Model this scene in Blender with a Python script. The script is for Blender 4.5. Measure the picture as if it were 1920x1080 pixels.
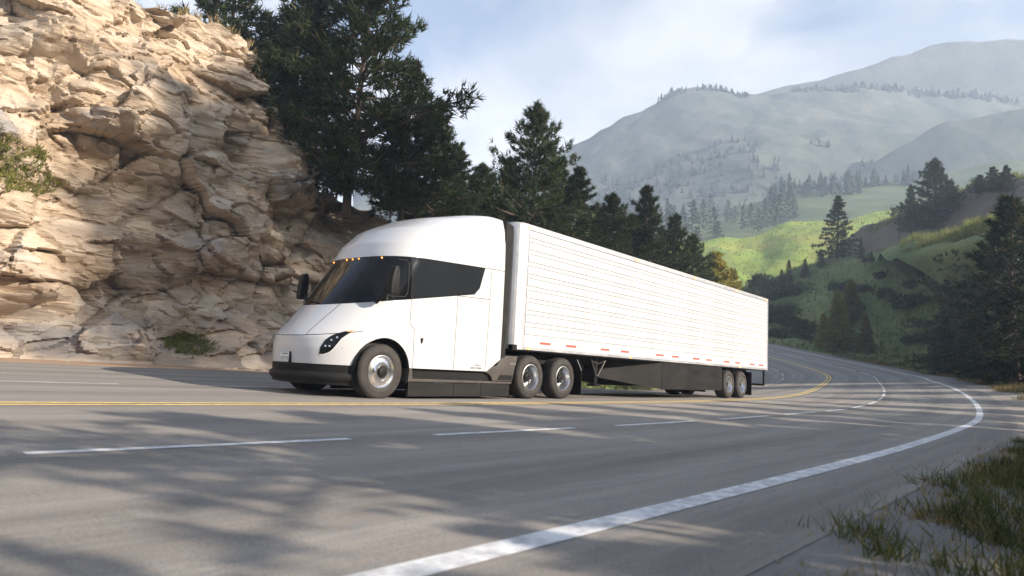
import bpy, bmesh, math, random
import numpy as np
from mathutils import Vector, Matrix

# world: x = towards the rear of the truck, y = towards the rock wall, z = up, metres
SC = bpy.context.scene
COL = SC.collection
for o in list(bpy.data.objects):
    bpy.data.objects.remove(o)

# ------------------------------------------------------------------ camera
RIGHT = Vector((0.64659, -0.76097, 0.05346))
DOWN = Vector((0.12404, 0.03573, -0.99163))
FWD = Vector((0.75269, 0.64781, 0.11749))
CAM = Vector((-7.8446, -9.7705, 0.7468))
FPX = 1237.7
cam_d = bpy.data.cameras.new('camera')
cam = bpy.data.objects.new('camera', cam_d)
COL.objects.link(cam)
cam_d.sensor_width = 36.0
cam_d.lens = 36.0 * FPX / 1920.0
cam_d.clip_start = 0.05
cam_d.clip_end = 8000.0
cam_d.dof.use_dof = True
cam_d.dof.focus_distance = 16.0
cam_d.dof.aperture_fstop = 1.8
m = Matrix((RIGHT, -DOWN, -FWD)).transposed().to_4x4()
m.translation = CAM
cam.matrix_world = m
SC.camera = cam

# ------------------------------------------------------------------ sun, sky, exposure
SUN_TO = Vector((0.75, -2.1, 1.0)).normalized()
SUN_EL = math.asin(SUN_TO.z)
SUN_ROT = math.atan2(SUN_TO.x, SUN_TO.y)
sun_d = bpy.data.lights.new('sun', 'SUN')
sun_d.energy = 5.0
sun_d.angle = math.radians(0.55)
sun_d.color = (1.0, 0.885, 0.755)
sun = bpy.data.objects.new('sun', sun_d)
COL.objects.link(sun)
sun.location = (30, -80, 60)
sun.rotation_euler = (-SUN_TO).to_track_quat('-Z', 'Y').to_euler()

world = bpy.data.worlds.new('World')
SC.world = world
world.use_nodes = True
wt = world.node_tree
wn, wl = wt.nodes, wt.links
wn.clear()


def N(tree, typ, **kw):
    n = tree.nodes.new(typ)
    for k, v in kw.items():
        if k.startswith('i_'):
            key = k[2:]
            key = int(key) if key.isdigit() else key.replace('_', ' ')
            n.inputs[key].default_value = v
        else:
            setattr(n, k, v)
    return n


CLOUD_GAIN = 6.9
SKY_SEED = 8.8
sky = N(wt, 'ShaderNodeTexSky', sky_type='NISHITA', sun_disc=False, sun_elevation=SUN_EL, sun_rotation=SUN_ROT,
        air_density=1.0, dust_density=1.2, ozone_density=1.0)
tc = N(wt, 'ShaderNodeTexCoord')
sep = N(wt, 'ShaderNodeSeparateXYZ')
wl.new(tc.outputs['Generated'], sep.inputs[0])
zz = N(wt, 'ShaderNodeMath', operation='MAXIMUM', i_1=0.0)
wl.new(sep.outputs['Z'], zz.inputs[0])
za = N(wt, 'ShaderNodeMath', operation='ADD', i_1=0.22)
wl.new(zz.outputs[0], za.inputs[0])
dx = N(wt, 'ShaderNodeMath', operation='DIVIDE')
dy = N(wt, 'ShaderNodeMath', operation='DIVIDE')
wl.new(sep.outputs['X'], dx.inputs[0]); wl.new(za.outputs[0], dx.inputs[1])
wl.new(sep.outputs['Y'], dy.inputs[0]); wl.new(za.outputs[0], dy.inputs[1])
cmb = N(wt, 'ShaderNodeCombineXYZ', i_Z=SKY_SEED)
wl.new(dx.outputs[0], cmb.inputs[0]); wl.new(dy.outputs[0], cmb.inputs[1])
cn = N(wt, 'ShaderNodeTexNoise', i_Scale=1.5, i_Detail=9.0, i_Roughness=0.56, i_Distortion=0.35)
wl.new(cmb.outputs[0], cn.inputs['Vector'])
cr = N(wt, 'ShaderNodeValToRGB')
cr.color_ramp.elements[0].position = 0.47
cr.color_ramp.elements[1].position = 0.58
# cumulus seen edge-on low down closes up, overhead there are gaps
cov = N(wt, 'ShaderNodeMapRange', i_1=0.40, i_2=0.72, i_3=0.11, i_4=-0.11)
wl.new(sep.outputs['Z'], cov.inputs[0])
cadd = N(wt, 'ShaderNodeMath', operation='ADD')
wl.new(cn.outputs['Fac'], cadd.inputs[0]); wl.new(cov.outputs[0], cadd.inputs[1])
wl.new(cadd.outputs[0], cr.inputs['Fac'])
# cloud body: lit white with soft grey undersides
cn2 = N(wt, 'ShaderNodeTexNoise', i_Scale=2.4, i_Detail=6.0, i_Roughness=0.5)
wl.new(cmb.outputs[0], cn2.inputs['Vector'])
cc = N(wt, 'ShaderNodeValToRGB')
cc.color_ramp.elements[0].position = 0.36
cc.color_ramp.elements[1].position = 0.62
cc.color_ramp.elements[0].color = (0.50, 0.55, 0.65, 1)
cc.color_ramp.elements[1].color = (1.0, 0.97, 0.93, 1)
wl.new(cn2.outputs['Fac'], cc.inputs['Fac'])
cg = N(wt, 'ShaderNodeVectorMath', operation='SCALE')
cg.inputs['Scale'].default_value = CLOUD_GAIN
wl.new(cc.outputs['Color'], cg.inputs[0])
sg = N(wt, 'ShaderNodeVectorMath', operation='SCALE')
sg.inputs['Scale'].default_value = 1.25
wl.new(sky.outputs[0], sg.inputs[0])
mx = N(wt, 'ShaderNodeMix', data_type='RGBA')
wl.new(cr.outputs['Color'], mx.inputs[0])
wl.new(sg.outputs[0], mx.inputs[6]); wl.new(cg.outputs[0], mx.inputs[7])
bg = N(wt, 'ShaderNodeBackground', i_Strength=0.05)
wo = N(wt, 'ShaderNodeOutputWorld')
wl.new(mx.outputs[2], bg.inputs['Color'])
wl.new(bg.outputs[0], wo.inputs['Surface'])

SC.view_settings.view_transform = 'Standard'
SC.view_settings.look = 'None'
SC.view_settings.gamma = 1.0
SC.view_settings.use_curve_mapping = False
SC.view_settings.exposure = 1.64
cy = SC.cycles
cy.use_denoising = True
try:
    cy.denoiser = 'OPENIMAGEDENOISE'
except Exception:
    pass
cy.max_bounces = 8
cy.diffuse_bounces = 3
cy.glossy_bounces = 3
cy.transmission_bounces = 4
cy.volume_bounces = 2
cy.caustics_reflective = False
cy.caustics_refractive = False
cy.sample_clamp_indirect = 6.0
HAZE_DENSITY = 0.00072


def at(px, py, d):
    """a point of the place: picture column and row (1920 wide) and metres of depth"""
    return CAM + RIGHT * ((px - 960) / FPX * d) + DOWN * ((py - 540) / FPX * d) + FWD * d


# ------------------------------------------------------------------ numpy noise
def _h(ix, iy, iz, s):
    n = (ix * 374761393 + iy * 668265263 + iz * 2147483647 + s * 1274126177) & 0xFFFFFFFF
    n = ((n ^ (n >> 13)) * 1274126177) & 0xFFFFFFFF
    n = ((n ^ (n >> 16)) * 2246822519) & 0xFFFFFFFF
    return ((n ^ (n >> 15)) & 0xFFFFFF) / float(0xFFFFFF)


def vnoise(P, s=0):
    I = np.floor(P).astype(np.int64)
    F = P - I
    F = F * F * F * (F * (F * 6 - 15) + 10)
    r = 0
    for a in (0, 1):
        for b in (0, 1):
            for c in (0, 1):
                w = (F[:, 0] if a else 1 - F[:, 0]) * (F[:, 1] if b else 1 - F[:, 1]) * (F[:, 2] if c else 1 - F[:, 2])
                r = r + w * _h(I[:, 0] + a, I[:, 1] + b, I[:, 2] + c, s)
    return r * 2 - 1


def fbm(P, octv=4, s=0, gain=0.5):
    r, a = 0, 1.0
    for k in range(octv):
        r = r + a * vnoise(P * (2.03 ** k) + 17.3 * k, s + k)
        a *= gain
    return r


def cells(P, s=0, tilt=None):
    """distance to the two nearest feature points and a random value of the nearest cell"""
    I = np.floor(P).astype(np.int64)
    d1 = np.full(len(P), 9.0); d2 = np.full(len(P), 9.0); val = np.zeros(len(P))
    for a in (-1, 0, 1):
        for b in (-1, 0, 1):
            for c in (-1, 0, 1):
                J = I + np.array([a, b, c])
                q = np.stack([_h(J[:, 0], J[:, 1], J[:, 2], s + k) for k in (1, 2, 3)], 1) + J
                d = np.sqrt(((q - P) ** 2).sum(1))
                v = _h(J[:, 0], J[:, 1], J[:, 2], s + 9)
                near = d < d1
                if tilt is not None:
                    w_ = (P - q)
                    tv = sum((_h(J[:, 0], J[:, 1], J[:, 2], s + 20 + m_) - 0.5) * w_[:, m_] for m_ in range(3))
                    tilt[:] = np.where(near, tv, tilt)
                d2 = np.where(near, d1, np.minimum(d2, d))
                val = np.where(near, v, val)
                d1 = np.where(near, d, d1)
    return d1, d2, val


# ------------------------------------------------------------------ materials
def mat(name, col=(0.5, 0.5, 0.5), rough=0.6, metal=0.0, spec=0.5, coat=0.0, emit=None, es=0.0):
    mt = bpy.data.materials.new(name)
    mt.use_nodes = True
    b = mt.node_tree.nodes['Principled BSDF']
    b.inputs['Base Color'].default_value = (*col, 1)
    b.inputs['Roughness'].default_value = rough
    b.inputs['Metallic'].default_value = metal
    b.inputs['Specular IOR Level'].default_value = spec
    b.inputs['Coat Weight'].default_value = coat
    b.inputs['Coat Roughness'].default_value = 0.05
    if emit:
        b.inputs['Emission Color'].default_value = (*emit, 1)
        b.inputs['Emission Strength'].default_value = es
    return mt


def noisy(name, stops, scale=(1, 1, 1), nscale=4.0, detail=6.0, nrough=0.6, rough=0.8, bump=0.0, bscale=None,
          coord='Object', spec=0.3, metal=0.0, coat=0.0, rough_var=0.0, second=None, dist=0.0, bdist=0.05):
    """principled material whose colour follows a noise through a colour ramp"""
    mt = mat(name, stops[0][1], rough, metal, spec, coat)
    t = mt.node_tree
    b = t.nodes['Principled BSDF']
    tcn = N(t, 'ShaderNodeTexCoord')
    mp = N(t, 'ShaderNodeMapping')
    mp.inputs['Scale'].default_value = scale
    t.links.new(tcn.outputs[coord], mp.inputs[0])
    nz = N(t, 'ShaderNodeTexNoise', i_Scale=nscale, i_Detail=detail, i_Roughness=nrough, i_Distortion=dist)
    t.links.new(mp.outputs[0], nz.inputs['Vector'])
    rp = N(t, 'ShaderNodeValToRGB')
    e = rp.color_ramp.elements
    while len(e) < len(stops):
        e.new(0.5)
    for k, (p, c) in enumerate(stops):
        e[k].position = p
        e[k].color = (*c, 1)
    t.links.new(nz.outputs['Fac'], rp.inputs['Fac'])
    out = rp.outputs['Color']
    if second:                                  # (scale xyz, noise scale, colour, low, high): another colour in patches
        s2, n2, c2, lo, hi = second
        mp2 = N(t, 'ShaderNodeMapping')
        mp2.inputs['Scale'].default_value = s2
        t.links.new(tcn.outputs[coord], mp2.inputs[0])
        nz2 = N(t, 'ShaderNodeTexNoise', i_Scale=n2, i_Detail=5.0, i_Roughness=0.62)
        t.links.new(mp2.outputs[0], nz2.inputs['Vector'])
        mr = N(t, 'ShaderNodeMapRange')
        mr.inputs[1].default_value = lo
        mr.inputs[2].default_value = hi
        t.links.new(nz2.outputs['Fac'], mr.inputs[0])
        mxx = N(t, 'ShaderNodeMix', data_type='RGBA')
        t.links.new(mr.outputs[0], mxx.inputs[0])
        t.links.new(out, mxx.inputs[6])
        mxx.inputs[7].default_value = (*c2, 1)
        out = mxx.outputs[2]
    t.links.new(out, b.inputs['Base Color'])
    if bump:
        nb = N(t, 'ShaderNodeTexNoise', i_Scale=bscale or nscale * 3, i_Detail=8.0, i_Roughness=0.65)
        t.links.new(mp.outputs[0], nb.inputs['Vector'])
        bp = N(t, 'ShaderNodeBump', i_Strength=bump, i_Distance=bdist)
        t.links.new(nb.outputs['Fac'], bp.inputs['Height'])
        t.links.new(bp.outputs[0], b.inputs['Normal'])
    if rough_var:
        ma = N(t, 'ShaderNodeMath', operation='MULTIPLY_ADD', i_1=rough_var, i_2=rough - rough_var / 2)
        t.links.new(nz.outputs['Fac'], ma.inputs[0])
        t.links.new(ma.outputs[0], b.inputs['Roughness'])
    return mt


def leafy(name, dark, light, warm=None, trans=0.35, nscale=0.6):
    """leaf material: colour varies by clump and by tree, part of the light passes through"""
    mt = bpy.data.materials.new(name)
    mt.use_nodes = True
    t = mt.node_tree
    t.nodes.clear()
    geo = N(t, 'ShaderNodeNewGeometry')
    oi = N(t, 'ShaderNodeObjectInfo')
    tcn = N(t, 'ShaderNodeTexCoord')
    nz = N(t, 'ShaderNodeTexNoise', i_Scale=nscale, i_Detail=3.0)
    t.links.new(tcn.outputs['Object'], nz.inputs['Vector'])
    ad = N(t, 'ShaderNodeMath', operation='MULTIPLY_ADD', i_1=0.45)
    t.links.new(geo.outputs['Random Per Island'], ad.inputs[0])
    t.links.new(nz.outputs['Fac'], ad.inputs[2])
    mr = N(t, 'ShaderNodeMapRange')
    mr.inputs[1].default_value = 0.45
    mr.inputs[2].default_value = 1.0
    t.links.new(ad.outputs[0], mr.inputs[0])
    mxx = N(t, 'ShaderNodeMix', data_type='RGBA')
    mxx.inputs[6].default_value = (*dark, 1)
    mxx.inputs[7].default_value = (*light, 1)
    t.links.new(mr.outputs[0], mxx.inputs[0])
    out = mxx.outputs[2]
    if warm:
        pw = N(t, 'ShaderNodeMath', operation='GREATER_THAN', i_1=0.86)
        t.links.new(geo.outputs['Random Per Island'], pw.inputs[0])
        m2 = N(t, 'ShaderNodeMix', data_type='RGBA')
        m2.inputs[7].default_value = (*warm, 1)
        t.links.new(pw.outputs[0], m2.inputs[0])
        t.links.new(out, m2.inputs[6])
        out = m2.outputs[2]
    hs = N(t, 'ShaderNodeHueSaturation')
    vv = N(t, 'ShaderNodeMath', operation='MULTIPLY_ADD', i_1=0.5, i_2=0.75)
    t.links.new(oi.outputs['Random'], vv.inputs[0])
    t.links.new(vv.outputs[0], hs.inputs['Value'])
    t.links.new(out, hs.inputs['Color'])
    df = N(t, 'ShaderNodeBsdfPrincipled', i_Roughness=0.6)
    df.inputs['Specular IOR Level'].default_value = 0.25
    tr = N(t, 'ShaderNodeBsdfTranslucent')
    t.links.new(hs.outputs[0], df.inputs['Base Color'])
    t.links.new(hs.outputs[0], tr.inputs['Color'])
    ms = N(t, 'ShaderNodeMixShader', i_0=trans)
    t.links.new(df.outputs[0], ms.inputs[1]); t.links.new(tr.outputs[0], ms.inputs[2])
    o = N(t, 'ShaderNodeOutputMaterial')
    t.links.new(ms.outputs[0], o.inputs[0])
    return mt


M = {}
M['paint'] = mat('white_paint', (0.55, 0.55, 0.55), 0.28, 0, 0.5, 0.6)
M['panel'] = noisy('trailer_white', [(0.3, (0.54, 0.54, 0.54)), (0.7, (0.61, 0.61, 0.605))], (0.4, 1, 2), 1.5, rough=0.38, spec=0.45)
M['alu'] = noisy('dull_aluminium', [(0.3, (0.55, 0.56, 0.58)), (0.7, (0.68, 0.68, 0.69))], (1, 1, 1), 3.0, rough=0.42, metal=0.75, rough_var=0.2)
M['chrome'] = mat('polished_metal', (0.78, 0.77, 0.76), 0.2, 1.0)
M['rim'] = noisy('rim_metal', [(0.3, (0.50, 0.51, 0.53)), (0.7, (0.68, 0.68, 0.68))], (1, 1, 1), 6.0, rough=0.3, metal=1.0)
M['black'] = noisy('black_plastic', [(0.3, (0.008, 0.008, 0.008)), (0.7, (0.016, 0.0155, 0.015))], (1, 1, 1), 3.0, rough=0.5, spec=0.18, rough_var=0.25)
M['grey'] = noisy('dark_grey_plastic', [(0.3, (0.055, 0.049, 0.043)), (0.7, (0.085, 0.076, 0.068))], (1, 1, 1), 2.0, rough=0.45, spec=0.25, rough_var=0.2)
M['skirt'] = noisy('skirt_black', [(0.3, (0.012, 0.0115, 0.011)), (0.7, (0.024, 0.023, 0.022))], (0.6, 1, 1.5), 2.5, rough=0.55, spec=0.15, rough_var=0.25)
M['gap'] = mat('gap_dark', (0.02, 0.02, 0.022), 0.8)
M['groove'] = mat('groove_grey', (0.36, 0.36, 0.365), 0.7)
M['glass'] = mat('tinted_glass', (0.006, 0.0065, 0.007), 0.05, 0, 0.24, 0.0)
M['glass2'] = mat('privacy_glass', (0.018, 0.020, 0.023), 0.07, 0, 0.36, 0.1)
M['tyre'] = noisy('tyre_rubber', [(0.3, (0.030, 0.027, 0.025)), (0.7, (0.058, 0.052, 0.047))], (1, 1, 1), 5.0, rough=0.75, spec=0.3, bump=0.1, bscale=60)
M['red'] = mat('red_reflector', (0.75, 0.10, 0.07), 0.4)
M['amber'] = mat('amber_lamp', (0.9, 0.35, 0.08), 0.3, emit=(1.0, 0.30, 0.05), es=1.3)
M['amber_dim'] = mat('amber_signal', (0.75, 0.30, 0.10), 0.25, emit=(1.0, 0.30, 0.05), es=0.12)
M['led'] = mat('white_led', (0.9, 0.9, 0.9), 0.2, emit=(1.0, 0.97, 0.92), es=0.12)
M['plate'] = mat('plate_white', (0.72, 0.72, 0.70), 0.4)
M['ink'] = mat('dark_ink', (0.05, 0.05, 0.06), 0.6)
M['badge'] = mat('badge_grey', (0.55, 0.56, 0.58), 0.3, 0.6)
M['white_line'] = noisy('white_road_paint', [(0.35, (0.42, 0.42, 0.42)), (0.6, (0.72, 0.72, 0.71))], (1, 1, 1), 9.0, rough=0.75)
M['yellow_line'] = noisy('yellow_road_paint', [(0.35, (0.62, 0.42, 0.12)), (0.6, (0.88, 0.63, 0.22))], (1, 1, 1), 9.0, rough=0.75)
M['asphalt'] = noisy('asphalt', [(0.30, (0.195, 0.176, 0.153)), (0.70, (0.32, 0.291, 0.256))], (0.10, 1.6, 1), 1.6, 8.0, 0.66, rough=0.85,
                     bump=0.35, bscale=90, coord='UV', spec=0.3, second=((0.5, 4.5, 1), 4.0, (0.195, 0.19, 0.185), 0.5, 0.75), bdist=0.01)
def asphalt_detail(mt):
    t = mt.node_tree
    b = t.nodes['Principled BSDF']
    src = b.inputs['Base Color'].links[0].from_socket
    tcn = N(t, 'ShaderNodeTexCoord')
    sp = N(t, 'ShaderNodeSeparateXYZ')
    t.links.new(tcn.outputs['UV'], sp.inputs[0])
    ph = N(t, 'ShaderNodeMath', operation='MULTIPLY_ADD', i_1=2 * math.pi / 1.82, i_2=0.55)
    t.links.new(sp.outputs['Y'], ph.inputs[0])
    cs = N(t, 'ShaderNodeMath', operation='COSINE')
    t.links.new(ph.outputs[0], cs.inputs[0])
    tr = N(t, 'ShaderNodeMapRange', i_1=-0.2, i_2=1.0, i_3=1.04, i_4=0.86)
    t.links.new(cs.outputs[0], tr.inputs[0])
    gn = N(t, 'ShaderNodeTexNoise', i_Scale=85.0, i_Detail=3.0, i_Roughness=0.7)
    t.links.new(tcn.outputs['Object'], gn.inputs['Vector'])
    gr = N(t, 'ShaderNodeMapRange', i_1=0.3, i_2=0.7, i_3=0.72, i_4=1.28)
    t.links.new(gn.outputs['Fac'], gr.inputs[0])
    mu = N(t, 'ShaderNodeMath', operation='MULTIPLY')
    t.links.new(tr.outputs[0], mu.inputs[0]); t.links.new(gr.outputs[0], mu.inputs[1])
    vm = N(t, 'ShaderNodeVectorMath', operation='SCALE')
    t.links.new(src, vm.inputs[0]); t.links.new(mu.outputs[0], vm.inputs['Scale'])
    t.links.new(vm.outputs[0], b.inputs['Base Color'])


asphalt_detail(M['asphalt'])
M['shoulder'] = noisy('gravelly_asphalt', [(0.30, (0.14, 0.132, 0.124)), (0.70, (0.25, 0.238, 0.224))], (0.25, 1.2, 1), 2.2, 9.0, 0.72, rough=0.95,
                      bump=0.7, bscale=60, coord='UV', second=((1, 1, 1), 1.2, (0.20, 0.165, 0.13), 0.58, 0.75), bdist=0.02)
M['gravel'] = noisy('pale_gravel', [(0.3, (0.22, 0.19, 0.155)), (0.7, (0.38, 0.33, 0.275))], (0.35, 1, 1), 1.8, 9.0, 0.7, rough=0.95, bump=0.6, bscale=25, bdist=0.03)
M['dirt'] = noisy('orange_dirt', [(0.3, (0.30, 0.19, 0.12)), (0.7, (0.44, 0.31, 0.21))], (0.4, 1, 1), 1.5, 8.0, 0.7, rough=0.95, bump=0.6, bscale=14)
M['earth'] = noisy('verge_earth', [(0.3, (0.055, 0.052, 0.03)), (0.5, (0.10, 0.088, 0.055)), (0.7, (0.20, 0.17, 0.125))], (1, 1, 1), 0.5, 9.0, 0.7,
                   rough=0.95, bump=0.6, bscale=10)
M['rock'] = noisy('tan_rock', [(0.30, (0.18, 0.125, 0.08)), (0.42, (0.41, 0.31, 0.215)), (0.55, (0.57, 0.46, 0.345)), (0.70, (0.70, 0.61, 0.505))],
                  (0.22, 0.6, 1.5), 0.85, 12.0, 0.66, rough=0.92, bump=1.0, bscale=4.2, spec=0.2,
                  second=((0.12, 0.4, 0.5), 0.9, (0.33, 0.305, 0.285), 0.52, 0.66), dist=0.4, bdist=0.16)
M['rock_grey'] = noisy('grey_rock', [(0.3, (0.16, 0.145, 0.13)), (0.6, (0.34, 0.31, 0.28))], (0.5, 0.5, 1), 1.2, 9.0, 0.62, rough=0.92, bump=0.8, bscale=4, bdist=0.2)
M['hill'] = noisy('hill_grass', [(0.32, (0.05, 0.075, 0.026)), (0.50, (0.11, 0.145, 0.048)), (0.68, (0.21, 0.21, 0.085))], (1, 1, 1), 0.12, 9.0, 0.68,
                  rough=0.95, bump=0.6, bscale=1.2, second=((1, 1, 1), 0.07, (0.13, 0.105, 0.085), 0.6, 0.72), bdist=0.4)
M['bank'] = noisy('brown_bank', [(0.32, (0.075, 0.06, 0.045)), (0.5, (0.13, 0.105, 0.08)), (0.68, (0.10, 0.12, 0.045))], (1, 1, 1), 0.3, 9.0, 0.68, rough=0.95, bump=0.7, bscale=1.5, bdist=0.4)
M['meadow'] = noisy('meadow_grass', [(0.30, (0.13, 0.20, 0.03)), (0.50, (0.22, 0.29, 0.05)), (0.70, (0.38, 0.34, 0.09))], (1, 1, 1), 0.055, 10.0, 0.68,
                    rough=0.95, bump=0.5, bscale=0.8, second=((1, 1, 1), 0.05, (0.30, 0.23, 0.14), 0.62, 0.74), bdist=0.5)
M['slope'] = noisy('far_slope', [(0.3, (0.05, 0.075, 0.035)), (0.7, (0.11, 0.13, 0.06))], (1, 1, 1), 0.03, 9.0, 0.65, rough=1.0)
M['mountain'] = noisy('mountain_scrub', [(0.32, (0.035, 0.046, 0.038)), (0.52, (0.075, 0.085, 0.065)), (0.7, (0.15, 0.145, 0.115))], (1, 1, 1), 0.022, 11.0, 0.7, rough=1.0,
                      bump=0.5, bscale=0.08, bdist=4.0)
M['bark'] = noisy('bark', [(0.3, (0.05, 0.036, 0.026)), (0.7, (0.12, 0.088, 0.065))], (1, 1, 0.3), 6.0, rough=0.95, bump=0.5)
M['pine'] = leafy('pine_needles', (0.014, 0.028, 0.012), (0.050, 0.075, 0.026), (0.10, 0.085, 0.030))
M['pine_warm'] = leafy('sun_tinted_needles', (0.13, 0.15, 0.035), (0.36, 0.33, 0.08), (0.50, 0.33, 0.09), trans=0.55)  # yellow green needles, colour lightened to stand in for sunlight
M['far_pine'] = leafy('far_needles', (0.016, 0.026, 0.016), (0.035, 0.05, 0.026))
M['scrub'] = leafy('scrub_leaves', (0.022, 0.036, 0.014), (0.065, 0.085, 0.028), (0.12, 0.10, 0.035))
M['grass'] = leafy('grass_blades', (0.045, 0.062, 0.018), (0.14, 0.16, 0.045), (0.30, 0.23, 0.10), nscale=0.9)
M['dry'] = leafy('dry_grass', (0.16, 0.12, 0.05), (0.36, 0.28, 0.12), (0.45, 0.32, 0.14), nscale=0.9)
M['lush'] = leafy('lush_grass', (0.10, 0.13, 0.028), (0.26, 0.27, 0.06), (0.36, 0.29, 0.10), nscale=0.3)


# ------------------------------------------------------------------ object helpers
def tag(o, label=None, cat=None, group=None, kind=None):
    if label: o['label'] = label
    if cat: o['category'] = cat
    if group: o['group'] = group
    if kind: o['kind'] = kind
    return o


def obj(name, me, parent=None, loc=(0, 0, 0)):
    o = bpy.data.objects.new(name, me)
    COL.objects.link(o)
    o.parent = parent
    o.location = loc
    return o


def thing(name, label, cat, loc=(0, 0, 0), rz=0.0, group=None):
    o = bpy.data.objects.new(name, None)
    COL.objects.link(o)
    o.location = loc
    o.rotation_euler = (0, 0, rz)
    o.empty_display_size = 0.3
    return tag(o, label, cat, group)


def arr_mesh(name, V, F, material, smooth=False, uv=None):
    """mesh from arrays; F is an (n,3) or (n,4) index array"""
    V = np.asarray(V, dtype=np.float32).reshape(-1, 3)
    F = np.asarray(F, dtype=np.int32)
    k = F.shape[1]
    me = bpy.data.meshes.new(name)
    me.vertices.add(len(V))
    me.vertices.foreach_set('co', V.ravel())
    me.loops.add(F.size)
    me.loops.foreach_set('vertex_index', F.ravel())
    me.polygons.add(len(F))
    me.polygons.foreach_set('loop_start', np.arange(0, F.size, k, dtype=np.int32))
    if smooth:
        me.polygons.foreach_set('use_smooth', np.ones(len(F), dtype=bool))
    if uv is not None:
        l = me.uv_layers.new(name='UVMap')
        l.data.foreach_set('uv', np.asarray(uv, dtype=np.float32)[F.ravel()].ravel())
    me.materials.append(material)
    me.update(calc_edges=True)
    me.validate()
    return me


def grid_faces(nr, nc, wrap=False):
    i = np.arange(nr - 1)[:, None] * nc
    c = np.arange(nc if wrap else nc - 1)[None, :]
    a = i + c
    b = i + (c + 1) % nc
    return np.stack([a, b, b + nc, a + nc], -1).reshape(-1, 4)


class MB:
    """collects shapes into one mesh"""
    def __init__(self):
        self.v, self.f = [], []

    def add(self, vs, fs):
        n = len(self.v)
        self.v += [tuple(p) for p in vs]
        self.f += [tuple(i + n for i in f) for f in fs]
        return self

    def box(self, x0, x1, y0, y1, z0, z1):
        return self.add([(x, y, z) for x in (x0, x1) for y in (y0, y1) for z in (z0, z1)],
                        [(0, 1, 3, 2), (4, 6, 7, 5), (0, 4, 5, 1), (2, 3, 7, 6), (0, 2, 6, 4), (1, 5, 7, 3)])

    def prism(self, poly, y0, y1):
        """polygon in (x, z) pulled along y"""
        n = len(poly)
        vs = [(x, y0, z) for x, z in poly] + [(x, y1, z) for x, z in poly]
        fs = [tuple(range(n)), tuple(range(2 * n - 1, n - 1, -1))] + [(i, i + n, (i + 1) % n + n, (i + 1) % n) for i in range(n)]
        return self.add(vs, fs)

    def tube(self, p0, p1, r0, r1=None, n=10):
        r1 = r0 if r1 is None else r1
        p0, p1 = Vector(p0), Vector(p1)
        d = (p1 - p0).normalized()
        a = d.orthogonal().normalized()
        b = d.cross(a)
        vs = []
        for p, r in ((p0, r0), (p1, r1)):
            for k in range(n):
                t = 2 * math.pi * k / n
                vs.append(p + a * (r * math.cos(t)) + b * (r * math.sin(t)))
        fs = [(k, (k + 1) % n, (k + 1) % n + n, k + n) for k in range(n)] + [tuple(range(n - 1, -1, -1)), tuple(range(n, 2 * n))]
        return self.add(vs, fs)

    def lathe(self, prof, n=40, c=(0, 0, 0)):
        """profile of (radius, y) turned about the y axis"""
        vs = []
        for r, y in prof:
            for k in range(n):
                t = 2 * math.pi * k / n
                vs.append((c[0] + r * math.cos(t), c[1] + y, c[2] + r * math.sin(t)))
        fs = []
        for i in range(len(prof) - 1):
            for k in range(n):
                fs.append((i * n + k, i * n + (k + 1) % n, (i + 1) * n + (k + 1) % n, (i + 1) * n + k))
        return self.add(vs, fs)

    def mesh(self, name, material, smooth=False, bevel=0.0, seg=2, angle=35):
        bm = bmesh.new()
        vs = [bm.verts.new(p) for p in self.v]
        for f in self.f:
            try:
                bm.faces.new([vs[i] for i in f])
            except ValueError:
                pass
        bmesh.ops.recalc_face_normals(bm, faces=bm.faces)
        if bevel:
            es = [e for e in bm.edges if len(e.link_faces) == 2 and e.calc_face_angle(0) > math.radians(angle)]
            bmesh.ops.bevel(bm, geom=es, offset=bevel, segments=seg, affect='EDGES', profile=0.6, clamp_overlap=True)
        me = bpy.data.meshes.new(name)
        bm.to_mesh(me)
        bm.free()
        me.materials.append(material)
        if smooth:
            me.polygons.foreach_set('use_smooth', np.ones(len(me.polygons), dtype=bool))
            me.set_sharp_from_angle(angle=math.radians(angle))
        return me

    def part(self, name, material, parent, smooth=False, bevel=0.0, seg=2, at_=None):
        """links the mesh as a child; its vertices are given in the frame of the road, the parent only moves along x and y"""
        me = self.mesh(name, material, smooth, bevel, seg)
        if parent is not None:
            w = Vector((0, 0, 0))
            p = parent
            while p is not None:
                w += p.location
                p = p.parent
            me.transform(Matrix.Translation(-(w - Vector((0, TY, 0)))))
        return obj(name, me, parent)


TY = 1.3            # middle of the truck: parts of the truck are written with y = 0 on its middle line

# ------------------------------------------------------------------ road
KS = np.array([-60, -12, 2, 9, 14, 18, 22, 26, 30, 35, 40, 46, 52, 60, 75, 95, 130.])
KK = np.array([0.0, -0.0011, 0.0001, 0.009, 0.0089, 0.0066, 0.0096, 0.008, 0.0048, 0.0036, 0.0, 0.0023, -0.0061, 0.0694, 0.0495, 0.02, 0.0])
KG = np.array([-0.005, -0.0184, -0.0024, -0.0001, 0.0029, 0.0062, 0.0141, 0.0204, 0.0271, 0.0308, 0.0310, 0.0320, 0.0503, 0.1138, 0.24, 0.10, 0.02])
KB = np.array([0.0, 0.0162, 0.0117, 0.0025, 0.0012, -0.0083, -0.0244, -0.0419, -0.0621, -0.074, -0.0800, -0.0790, -0.0850, -0.0501, -0.10, -0.03, 0.0])
OD, OE, OI = -3.586, -6.89, 3.756
RS = np.arange(-60, 130.01, 0.5)
_k, _g, RB = (np.interp(RS, KS, a) for a in (KK, KG, KB))


def _cum(a):
    return np.concatenate([[0], np.cumsum((a[1:] + a[:-1]) * 0.25)])


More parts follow.
